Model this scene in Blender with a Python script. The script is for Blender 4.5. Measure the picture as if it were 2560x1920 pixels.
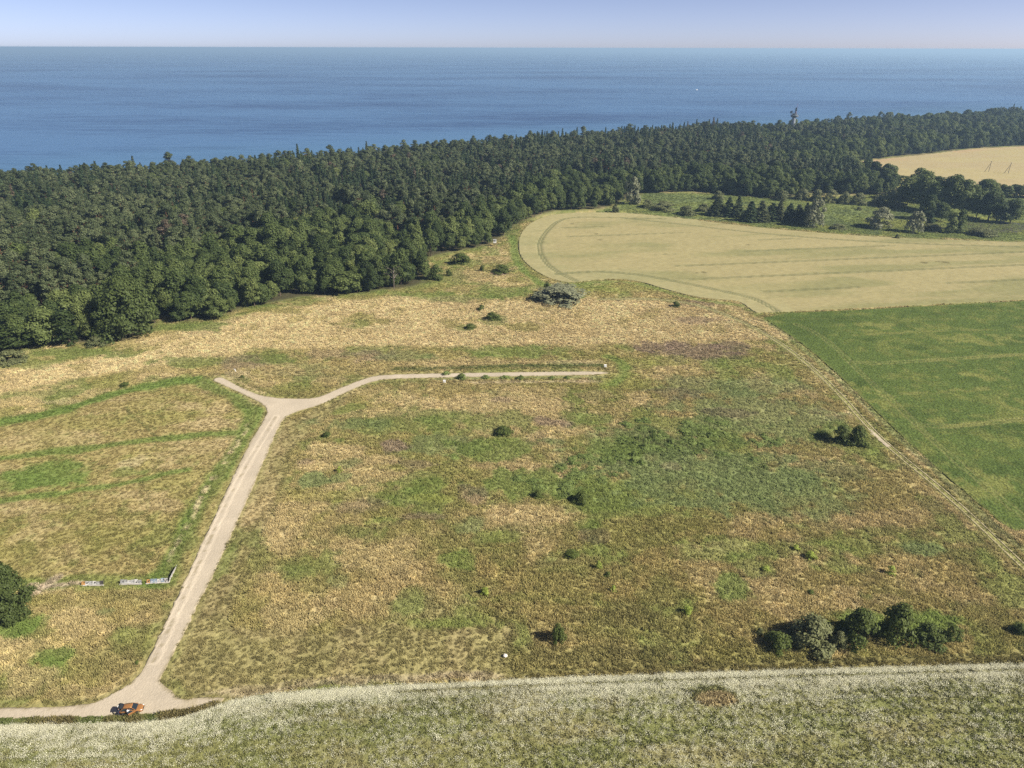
import bpy, bmesh, math, random
import numpy as np
from mathutils import Vector, Matrix

R = math.radians
scene = bpy.context.scene
for o in list(bpy.data.objects):
    bpy.data.objects.remove(o)

# ------------------------------------------------------------------ camera
CAM_H, FOC, PITCH, ROLL = 118.0, 1778.0, R(25.3), R(0.13)
cam_d = bpy.data.cameras.new('camera')
cam = bpy.data.objects.new('camera', cam_d)
scene.collection.objects.link(cam)
cam_d.sensor_width = 36.0
cam_d.lens = 36.0 * FOC / 2560.0
cam_d.clip_start, cam_d.clip_end = 1.0, 250000.0
cam.location = (0, 0, CAM_H)
cam.rotation_euler = (Matrix.Rotation(R(90) - PITCH, 4, 'X') @ Matrix.Rotation(ROLL, 4, 'Z')).to_euler()
scene.camera = cam

# ------------------------------------------------------------------ light
SUN_EL = R(38)
SUN_AZ = math.atan2(0.945, -0.327)          # clockwise from +Y
SUN_DIR = Vector((math.sin(SUN_AZ) * math.cos(SUN_EL), math.cos(SUN_AZ) * math.cos(SUN_EL), math.sin(SUN_EL)))
w = bpy.data.worlds.new('World')
scene.world = w
w.use_nodes = True
nt = w.node_tree
bg = nt.nodes['Background']
sky = nt.nodes.new('ShaderNodeTexSky')
sky.sky_type = 'NISHITA'
sky.sun_disc = False
sky.sun_elevation = SUN_EL
sky.sun_rotation = SUN_AZ
sky.altitude = 100
sky.air_density = 0.3
sky.dust_density = 0.5
sky.ozone_density = 1.0
tint = nt.nodes.new('ShaderNodeMix')          # the faint lilac of sea haze, over the whole sky alike
tint.data_type = 'RGBA'
tint.blend_type = 'MULTIPLY'
tint.inputs[0].default_value = 1.0
tint.inputs[7].default_value = (1.13, 0.955, 0.93, 1)
nt.links.new(sky.outputs[0], tint.inputs[6])
nt.links.new(tint.outputs[2], bg.inputs[0])
bg.inputs[1].default_value = 0.08
sd = bpy.data.lights.new('sun', 'SUN')
sd.energy = 4.3
sd.angle = R(0.53)
sd.color = (1.0, 0.93, 0.80)
so = bpy.data.objects.new('sun', sd)
scene.collection.objects.link(so)
so.rotation_euler = SUN_DIR.to_track_quat('Z', 'Y').to_euler()
scene.view_settings.view_transform = 'Standard'
scene.view_settings.look = 'None'
scene.view_settings.exposure = 1.0
scene.view_settings.gamma = 1.0
scene.render.engine = 'CYCLES'
cy = scene.cycles
cy.max_bounces = 6
cy.diffuse_bounces = 2
cy.glossy_bounces = 2
cy.transmission_bounces = 4
cy.transparent_max_bounces = 8
cy.volume_bounces = 0
cy.use_denoising = False
cy.denoiser = 'OPENIMAGEDENOISE'
cy.denoising_input_passes = 'RGB_ALBEDO_NORMAL'
cy.sample_clamp_indirect = 4.0

# ------------------------------------------------------------------ ground coordinates
CP, SP = math.cos(PITCH), math.sin(PITCH)

def G(px, py, z=0.0):
    """where on the level z the photograph's point (px, py) lies"""
    cr, sr = math.cos(ROLL), math.sin(ROLL)
    a, b = (px - 1280.0) / FOC, (py - 960.0) / FOC
    u, v = a * cr + b * sr, -a * sr + b * cr
    zc = (CAM_H - z) / max(SP + v * CP, 0.004)
    return (u * zc, zc * (CP - v * SP))

def scale_at(px, py):
    """source pixels per metre across, and along the view on the ground"""
    x, y = G(px, py)
    zc = y * CP + CAM_H * SP
    return FOC / zc, FOC / zc * CAM_H / math.hypot(y, CAM_H)

def GP(pts, z=0.0):
    return np.array([G(p[0], p[1], z) for p in pts], dtype=float)

# ------------------------------------------------------------------ noise and masks
def _hash(ix, iy, seed):
    h = (ix.astype(np.int64) * 374761393 + iy.astype(np.int64) * 668265263 + seed * 974634777) & 0xFFFFFFFF
    h = ((h ^ (h >> 13)) * 1274126177) & 0xFFFFFFFF
    h = ((h ^ (h >> 16)) * 2246822519) & 0xFFFFFFFF
    return ((h ^ (h >> 15)) & 0xFFFFFF) / float(0xFFFFFF)

def vnoise(x, y, seed=0):
    ix, iy = np.floor(x), np.floor(y)
    fx, fy = x - ix, y - iy
    fx, fy = fx * fx * (3 - 2 * fx), fy * fy * (3 - 2 * fy)
    a, b = _hash(ix, iy, seed), _hash(ix + 1, iy, seed)
    c, d = _hash(ix, iy + 1, seed), _hash(ix + 1, iy + 1, seed)
    return (a + (b - a) * fx) * (1 - fy) + (c + (d - c) * fx) * fy

def fbm(x, y, scale, seed=0, octv=4, rough=0.55):
    s, t, amp = 0.0, 0.0, 1.0
    x, y = x / scale, y / scale
    for k in range(octv):
        s = s + amp * vnoise(x + 17.3 * k, y - 9.1 * k, seed + k * 31)
        t += amp
        amp *= rough
        x, y = x * 2.03 + 0.31 * y, y * 2.03 - 0.31 * x
    return s / t

def sstep(a, b, x):
    t = np.clip((x - a) / (b - a), 0, 1)
    return t * t * (3 - 2 * t)

def seg_dist(X, Y, P, closed=False):
    """distance to a polyline and the nearest point on it"""
    best = np.full(X.shape, 1e18)
    nx, ny = np.zeros_like(X), np.zeros_like(Y)
    n = len(P)
    for i in range(n if closed else n - 1):
        a, b = P[i], P[(i + 1) % n]
        d = b - a
        L = d @ d + 1e-12
        t = np.clip(((X - a[0]) * d[0] + (Y - a[1]) * d[1]) / L, 0, 1)
        qx, qy = a[0] + t * d[0], a[1] + t * d[1]
        dd = (X - qx) ** 2 + (Y - qy) ** 2
        m = dd < best
        best = np.where(m, dd, best)
        nx, ny = np.where(m, qx, nx), np.where(m, qy, ny)
    return np.sqrt(best), nx, ny

def inside(X, Y, P):
    r = np.zeros(X.shape, bool)
    n = len(P)
    j = n - 1
    for i in range(n):
        xi, yi, xj, yj = P[i][0], P[i][1], P[j][0], P[j][1]
        if yi != yj:
            c = ((yi > Y) != (yj > Y)) & (X < (xj - xi) * (Y - yi) / (yj - yi) + xi)
            r ^= c
        j = i
    return r

def sdf(X, Y, P, margin=60.0):
    """signed distance (negative inside); far points just get +margin"""
    lo, hi = P.min(0) - margin, P.max(0) + margin
    out = np.full(X.shape, float(margin))
    m = (X > lo[0]) & (X < hi[0]) & (Y > lo[1]) & (Y < hi[1])
    if m.any():
        d = seg_dist(X[m], Y[m], P, True)[0]
        out[m] = np.where(inside(X[m], Y[m], P), -d, np.minimum(d, margin))
    return out

def pline(X, Y, P, margin=25.0):
    lo, hi = P.min(0) - margin, P.max(0) + margin
    out = np.full(X.shape, float(margin))
    m = (X > lo[0]) & (X < hi[0]) & (Y > lo[1]) & (Y < hi[1])
    if m.any():
        out[m] = np.minimum(seg_dist(X[m], Y[m], P)[0], margin)
    return out

def smooth_line(P, n=3):
    P = np.asarray(P, float)
    for _ in range(n):
        Q = [P[0]]
        for a, b in zip(P[:-1], P[1:]):
            Q += [a * .75 + b * .25, a * .25 + b * .75]
        Q.append(P[-1])
        P = np.array(Q)
    return P

def smooth_poly(P, n=2):
    P = np.asarray(P, float)
    for _ in range(n):
        Q = []
        for i in range(len(P)):
            a, b = P[i], P[(i + 1) % len(P)]
            Q += [a * .75 + b * .25, a * .25 + b * .75]
        P = np.array(Q)
    return P

# ------------------------------------------------------------------ mesh helpers
def mesh_np(name, V, F, mats=(), mat_idx=None, smooth=False):
    """V: n x 3, F: list of arrays (m x 3 / m x 4)"""
    me = bpy.data.meshes.new(name)
    V = np.asarray(V, np.float32)
    Fs = [np.asarray(f, np.int32) for f in (F if isinstance(F, (list, tuple)) else [F]) if len(f)]
    loops = np.concatenate([f.ravel() for f in Fs])
    sizes = np.concatenate([np.full(len(f), f.shape[1], np.int32) for f in Fs])
    starts = np.concatenate([[0], np.cumsum(sizes)[:-1]]).astype(np.int32)
    me.vertices.add(len(V))
    me.vertices.foreach_set('co', V.ravel())
    me.loops.add(len(loops))
    me.loops.foreach_set('vertex_index', loops)
    me.polygons.add(len(sizes))
    me.polygons.foreach_set('loop_start', starts)
    me.polygons.foreach_set('loop_total', sizes)
    if mat_idx is not None:
        me.polygons.foreach_set('material_index', np.asarray(mat_idx, np.int32))
    if smooth:
        me.polygons.foreach_set('use_smooth', np.ones(len(sizes), bool))
    for m in mats:
        me.materials.append(m)
    me.update(calc_edges=True)
    return me

def add_col(me, col, name='col'):
    a = me.attributes.new(name, 'FLOAT_COLOR', 'POINT')
    c = np.ones((len(col), 4), np.float32)
    c[:, :3] = col
    a.data.foreach_set('color', c.ravel())

def link(o, parent=None):
    scene.collection.objects.link(o)
    if parent is not None:
        o.parent = parent
    return o

def obj(name, me, parent=None, loc=None, **props):
    o = bpy.data.objects.new(name, me)
    if loc is not None:
        o.location = loc
    for k, v in props.items():
        o[k] = v
    return link(o, parent)

def thing(name, loc, label, cat, group=None, rz=0.0, scale=None):
    o = bpy.data.objects.new(name, None)
    o.empty_display_size = 0.5
    o.location = loc
    o.rotation_euler = (0, 0, rz)
    if scale is not None:
        o.scale = scale
    o['label'], o['category'] = label, cat
    if group:
        o['group'] = group
    return link(o)

class MB:
    """collects boxes, bars and lofts into one mesh"""
    def __init__(self):
        self.v, self.f = [], []
    def add(self, vs, fs):
        n = len(self.v)
        self.v += [tuple(p) for p in vs]
        self.f += [tuple(i + n for i in f) for f in fs]
        return self
    def box(self, c, s, M=None):
        vs = [Vector((c[0] + sx * s[0] / 2, c[1] + sy * s[1] / 2, c[2] + sz * s[2] / 2)) for sx in (-1, 1) for sy in (-1, 1) for sz in (-1, 1)]
        if M is not None:
            vs = [M @ p for p in vs]
        return self.add(vs, [(0, 1, 3, 2), (4, 6, 7, 5), (0, 4, 5, 1), (2, 3, 7, 6), (0, 2, 6, 4), (1, 5, 7, 3)])
    def bar(self, a, b, r0, r1=None, n=6):
        a, b = Vector(a), Vector(b)
        r1 = r0 if r1 is None else r1
        q = (b - a).to_track_quat('Z', 'Y')
        vs = []
        for p, r in ((a, r0), (b, r1)):
            for k in range(n):
                t = 2 * math.pi * k / n
                vs.append(p + q @ Vector((math.cos(t) * r, math.sin(t) * r, 0)))
        fs = [(k, (k + 1) % n, n + (k + 1) % n, n + k) for k in range(n)]
        fs += [tuple(range(n))[::-1], tuple(range(n, 2 * n))]
        return self.add(vs, fs)
    def tube(self, pts, rad, n=6):
        pts = [Vector(p) for p in pts]
        rings = []
        for i, p in enumerate(pts):
            d = (pts[min(i + 1, len(pts) - 1)] - pts[max(i - 1, 0)]).normalized()
            q = d.to_track_quat('Z', 'Y')
            rings.append([p + q @ Vector((math.cos(2 * math.pi * k / n) * rad[i], math.sin(2 * math.pi * k / n) * rad[i], 0)) for k in range(n)])
        return self.loft(rings)
    def loft(self, rings, caps=True):
        n = len(rings[0])
        vs = [p for r in rings for p in r]
        fs = []
        for i in range(len(rings) - 1):
            for k in range(n):
                fs.append((i * n + k, i * n + (k + 1) % n, (i + 1) * n + (k + 1) % n, (i + 1) * n + k))
        if caps:
            fs += [tuple(range(n))[::-1], tuple(range((len(rings) - 1) * n, len(rings) * n))]
        return self.add(vs, fs)
    def mesh(self, name, mat, bevel=0.0, smooth=False):
        me = bpy.data.meshes.new(name)
        me.from_pydata(self.v, [], self.f)
        bm = bmesh.new()
        bm.from_mesh(me)
        bmesh.ops.recalc_face_normals(bm, faces=bm.faces)
        if bevel:
            bmesh.ops.bevel(bm, geom=bm.edges[:], offset=bevel, segments=1, affect='EDGES')
        bm.to_mesh(me)
        bm.free()
        if smooth:
            for p in me.polygons:
                p.use_smooth = True
        me.materials.append(mat)
        return me
    def build(self, name, mat, parent=None, bevel=0.0, smooth=False, **props):
        return obj(name, self.mesh(name, mat, bevel, smooth), parent, **props)

# ------------------------------------------------------------------ materials
def new_mat(name):
    m = bpy.data.materials.new(name)
    m.use_nodes = True
    n = m.node_tree.nodes
    n.clear()
    out = n.new('ShaderNodeOutputMaterial')
    return m, n, m.node_tree.links, out

def plain(name, col, rough=0.7, metal=0.0, spec=0.4, noise=0.12, scale=3.0, coat=0.0):
    m, n, l, out = new_mat(name)
    b = n.new('ShaderNodeBsdfPrincipled')
    b.inputs['Roughness'].default_value = rough
    b.inputs['Metallic'].default_value = metal
    b.inputs['Specular IOR Level'].default_value = spec
    b.inputs['Coat Weight'].default_value = coat
    tc = n.new('ShaderNodeTexCoord')
    no = n.new('ShaderNodeTexNoise')
    no.inputs['Scale'].default_value = scale
    no.inputs['Detail'].default_value = 5
    l.new(tc.outputs['Object'], no.inputs['Vector'])
    mr = n.new('ShaderNodeMapRange')
    mr.inputs['From Min'].default_value = 0.3
    mr.inputs['From Max'].default_value = 0.7
    mr.inputs['To Min'].default_value = 1 - noise
    mr.inputs['To Max'].default_value = 1 + noise
    l.new(no.outputs[0], mr.inputs[0])
    mx = n.new('ShaderNodeVectorMath')
    mx.operation = 'SCALE'
    mx.inputs[0].default_value = col[:3]
    l.new(mr.outputs[0], mx.inputs['Scale'])
    l.new(mx.outputs[0], b.inputs['Base Color'])
    l.new(b.outputs[0], out.inputs[0])
    return m

def ground_mat(name, amp=0.35, fine=1.2, bump=0.5, bscale=1.5, rough=0.95, streak=None):
    """colour from the surface's own 'col' layer, broken up by world noise, with relief"""
    m, n, l, out = new_mat(name)
    b = n.new('ShaderNodeBsdfDiffuse')
    at = n.new('ShaderNodeAttribute')
    at.attribute_name = 'col'
    geo = n.new('ShaderNodeNewGeometry')
    vec = geo.outputs['Position']
    if streak:
        mp = n.new('ShaderNodeMapping')
        mp.inputs['Rotation'].default_value = (0, 0, streak[0])
        mp.inputs['Scale'].default_value = streak[1]
        l.new(vec, mp.inputs[0])
        vec = mp.outputs[0]
    no = n.new('ShaderNodeTexNoise')
    no.inputs['Scale'].default_value = fine
    no.inputs['Detail'].default_value = 6
    no.inputs['Roughness'].default_value = 0.65
    l.new(vec, no.inputs['Vector'])
    mr = n.new('ShaderNodeMapRange')
    mr.inputs['From Min'].default_value = 0.3
    mr.inputs['From Max'].default_value = 0.7
    mr.inputs['To Min'].default_value = 1 - amp
    mr.inputs['To Max'].default_value = 1 + amp
    l.new(no.outputs[0], mr.inputs[0])
    mx = n.new('ShaderNodeVectorMath')
    mx.operation = 'SCALE'
    l.new(at.outputs['Color'], mx.inputs[0])
    l.new(mr.outputs[0], mx.inputs['Scale'])
    l.new(mx.outputs[0], b.inputs['Color'])
    no2 = n.new('ShaderNodeTexNoise')
    no2.inputs['Scale'].default_value = bscale
    no2.inputs['Detail'].default_value = 4
    l.new(vec, no2.inputs['Vector'])
    bp = n.new('ShaderNodeBump')
    bp.inputs['Strength'].default_value = bump
    bp.inputs['Distance'].default_value = 0.5
    l.new(no2.outputs[0], bp.inputs['Height'])
    l.new(bp.outputs[0], b.inputs['Normal'])
    l.new(b.outputs[0], out.inputs[0])
    return m

def leaf_mat(name, ramp, trans=0.25, dead=None, spec=0.12, stand=0.35):
    """foliage: tone per tree from its random number and from where it stands"""
    m, n, l, out = new_mat(name)
    oi = n.new('ShaderNodeObjectInfo')
    no = n.new('ShaderNodeTexNoise')
    no.inputs['Scale'].default_value = 0.02
    no.inputs['Detail'].default_value = 2
    l.new(oi.outputs['Location'], no.inputs['Vector'])
    mxx = n.new('ShaderNodeMix')
    mxx.inputs[0].default_value = stand
    l.new(oi.outputs['Random'], mxx.inputs[2])
    mr0 = n.new('ShaderNodeMapRange')
    mr0.inputs[1].default_value = 0.3
    mr0.inputs[2].default_value = 0.7
    l.new(no.outputs[0], mr0.inputs[0])
    l.new(mr0.outputs[0], mxx.inputs[3])
    cr = n.new('ShaderNodeValToRGB')
    els = cr.color_ramp.elements
    while len(els) < len(ramp):
        els.new(0.5)
    for e, (p, c) in zip(els, ramp):
        e.position = p
        e.color = (*c, 1)
    l.new(mxx.outputs[0], cr.inputs[0])
    col = cr.outputs[0]
    if dead:
        gt = n.new('ShaderNodeMath')
        gt.operation = 'GREATER_THAN'
        gt.inputs[1].default_value = dead[0]
        l.new(oi.outputs['Random'], gt.inputs[0])
        md = n.new('ShaderNodeMix')
        md.data_type = 'RGBA'
        l.new(gt.outputs[0], md.inputs[0])
        l.new(col, md.inputs[6])
        md.inputs[7].default_value = (*dead[1], 1)
        col = md.outputs[2]
    geo = n.new('ShaderNodeNewGeometry')
    n2 = n.new('ShaderNodeTexNoise')
    n2.inputs['Scale'].default_value = 0.9
    n2.inputs['Detail'].default_value = 3
    l.new(geo.outputs['Position'], n2.inputs['Vector'])
    mr = n.new('ShaderNodeMapRange')
    mr.inputs[1].default_value = 0.3
    mr.inputs[2].default_value = 0.7
    mr.inputs[3].default_value = 0.65
    mr.inputs[4].default_value = 1.4
    l.new(n2.outputs[0], mr.inputs[0])
    sc = n.new('ShaderNodeVectorMath')
    sc.operation = 'SCALE'
    l.new(col, sc.inputs[0])
    l.new(mr.outputs[0], sc.inputs['Scale'])
    b = n.new('ShaderNodeBsdfPrincipled')
    b.inputs['Roughness'].default_value = 0.55
    b.inputs['Specular IOR Level'].default_value = spec
    t = n.new('ShaderNodeBsdfTranslucent')
    l.new(sc.outputs[0], b.inputs['Base Color'])
    l.new(sc.outputs[0], t.inputs['Color'])
    ms = n.new('ShaderNodeMixShader')
    ms.inputs[0].default_value = trans
    l.new(b.outputs[0], ms.inputs[1])
    l.new(t.outputs[0], ms.inputs[2])
    l.new(ms.outputs[0], out.inputs[0])
    return m

def tuft_mat(name, trans=0.3, var=0.3, up=0.6):
    """plants that carry the colour of the spot they grow on"""
    m, n, l, out = new_mat(name)
    at = n.new('ShaderNodeAttribute')
    at.attribute_type = 'INSTANCER'
    at.attribute_name = 'col'
    oi = n.new('ShaderNodeObjectInfo')
    mr = n.new('ShaderNodeMapRange')
    mr.inputs[3].default_value = 1 - var
    mr.inputs[4].default_value = 1 + var
    l.new(oi.outputs['Random'], mr.inputs[0])
    sc = n.new('ShaderNodeVectorMath')
    sc.operation = 'SCALE'
    l.new(at.outputs['Color'], sc.inputs[0])
    l.new(mr.outputs[0], sc.inputs['Scale'])
    b = n.new('ShaderNodeBsdfDiffuse')
    t = n.new('ShaderNodeBsdfTranslucent')
    l.new(sc.outputs[0], b.inputs['Color'])
    l.new(sc.outputs[0], t.inputs['Color'])
    # a tuft shades as a soft clump rather than as single flat blades
    geo = n.new('ShaderNodeNewGeometry')
    nm = n.new('ShaderNodeMix')
    nm.data_type = 'VECTOR'
    nm.inputs[0].default_value = up
    l.new(geo.outputs['Normal'], nm.inputs[4])
    nm.inputs[5].default_value = (0, 0, 1)
    nv = n.new('ShaderNodeVectorMath')
    nv.operation = 'NORMALIZE'
    l.new(nm.outputs[1], nv.inputs[0])
    l.new(nv.outputs[0], b.inputs['Normal'])
    ms = n.new('ShaderNodeMixShader')
    ms.inputs[0].default_value = trans
    l.new(b.outputs[0], ms.inputs[1])
    l.new(t.outputs[0], ms.inputs[2])
    l.new(ms.outputs[0], out.inputs[0])
    return m

# ------------------------------------------------------------------ outlines of the place (read off the photograph, laid on the ground)
ROAD = smooth_poly(GP([(-60, 1769), (150, 1766), (235, 1757), (300, 1722), (340, 1697), (368, 1650), (410, 1560), (480, 1408), (560, 1236), (622, 1108), (668, 1034),
    (664, 1012), (610, 985), (532, 951), (534, 946), (549, 941), (556, 942), (600, 966), (658, 991), (740, 996), (793, 994), (840, 973), (925, 939), (985, 934), (1240, 930), (1517, 926),
    (1521, 936), (1240, 940), (985, 945), (935, 950), (880, 972), (800, 1012), (752, 1024), (712, 1040), (695, 1068), (650, 1175), (560, 1378), (500, 1500), (448, 1605),
    (408, 1680), (396, 1702), (425, 1722), (446, 1748), (520, 1741), (575, 1742), (510, 1772), (420, 1785), (330, 1792), (150, 1797), (-60, 1802)]), 2)
TRACK = smooth_line(GP([(1500, 748), (1620, 745), (1720, 755), (1800, 780), (1880, 815), (1960, 862), (2040, 925), (2110, 995), (2180, 1075), (2250, 1138), (2330, 1202), (2430, 1290), (2560, 1415), (2640, 1490)]))
WHEAT = smooth_poly(GP([(1300, 640), (1294, 612), (1302, 580), (1330, 553), (1375, 537), (1440, 531), (1560, 531), (1700, 545), (1870, 566), (2000, 578), (2200, 593), (2560, 606), (3300, 620),
    (3300, 712), (2560, 748), (2200, 768), (1900, 782), (1886, 781), (1850, 752), (1800, 748), (1740, 743), (1660, 722), (1590, 700), (1520, 696), (1440, 705), (1400, 704), (1355, 688), (1318, 662)]), 2)
CROP = smooth_poly(GP([(1892, 785), (2200, 771), (2560, 751), (3300, 715), (3300, 1360), (2700, 1335), (2560, 1326), (2520, 1322), (2460, 1270), (2330, 1160), (2210, 1048), (2110, 950), (2020, 870), (1950, 822)]), 1)
FLOWER_TOP = [(-300, 1822), (0, 1813), (200, 1808), (330, 1806), (430, 1798), (500, 1778), (560, 1758), (650, 1738), (800, 1725), (1000, 1714), (1240, 1704), (1500, 1692), (1800, 1682), (2200, 1670), (2560, 1660), (2900, 1650)]
FLOWER = np.concatenate([smooth_line(GP(FLOWER_TOP), 2), GP([(2900, 2150), (-300, 2150)])])
FAR_FIELD = smooth_poly(GP([(2130, 407), (2200, 398), (2320, 386), (2430, 372), (2560, 366), (2900, 352), (2900, 500), (2560, 480), (2440, 470), (2330, 458), (2250, 440), (2190, 420)]), 1)
EDGE = GP([(-420, 960), (-200, 935), (-60, 905), (30, 880), (120, 862), (210, 862), (330, 852), (385, 822), (405, 795), (450, 806), (540, 800), (600, 775), (700, 757), (760, 745), (860, 738), (950, 728), (1040, 720), (1078, 706),
    (1066, 676), (1078, 645), (1130, 632), (1190, 622), (1245, 606), (1280, 580), (1308, 556), (1345, 540), (1400, 526), (1490, 524), (1535, 516), (1575, 496), (1620, 484), (1700, 480), (1790, 484), (1850, 492), (1930, 497),
    (1990, 492), (2050, 482), (2150, 488), (2215, 488), (2264, 478), (2240, 462), (2170, 444), (2090, 424), (2110, 408), (2190, 397), (2320, 384), (2430, 371), (2560, 364), (2900, 350), (3300, 338)])
COAST = GP([(-420, 462), (0, 431), (220, 419), (430, 406), (760, 384), (1000, 364), (1300, 343), (1560, 326), (1800, 311), (1990, 306), (2200, 289), (2450, 276), (2560, 273), (2900, 262), (3300, 250)], 19.0)
COAST = COAST + np.array([-4.0, 8.0])
FOREST = np.concatenate([EDGE, COAST[::-1]])
LEFT_MEADOW = GP([(-300, 1075), (0, 1062), (165, 1025), (300, 980), (410, 957), (490, 946), (540, 968), (610, 1002), (650, 1030), (640, 1075), (600, 1160), (540, 1290), (480, 1420), (440, 1460), (-300, 1465)])

# ------------------------------------------------------------------ what grows where
C = lambda *a: np.array(a, float)
GOLD, TAN, STRAW = C(.51, .415, .225), C(.42, .338, .175), C(.55, .47, .29)
RUST, OLIVE, GREEN = C(.39, .308, .14), C(.265, .245, .085), C(.15, .195, .054)
LUSH, DARK, SAGE = C(.14, .20, .05), C(.08, .112, .036), C(.172, .208, .085)
PURPLE, BARE, LIME = C(.27, .205, .15), C(.47, .385, .28), C(.26, .28, .08)
MOSS = C(.23, .21, .085)

def ell(X, Y, cx, cy, rx, ry, wob):
    x0, y0 = G(cx, cy)
    sx, sy = scale_at(cx, cy)
    a, b = rx / sx, ry / sy
    out = np.zeros(X.shape)
    m = (np.abs(X - x0) < a * 1.9 + 2) & (np.abs(Y - y0) < b * 1.9 + 2)
    if m.any():
        d = np.hypot((X[m] - x0) / a, (Y[m] - y0) / b) + wob[m]
        out[m] = 1 - sstep(0.72, 1.14, d)
    return out

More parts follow.
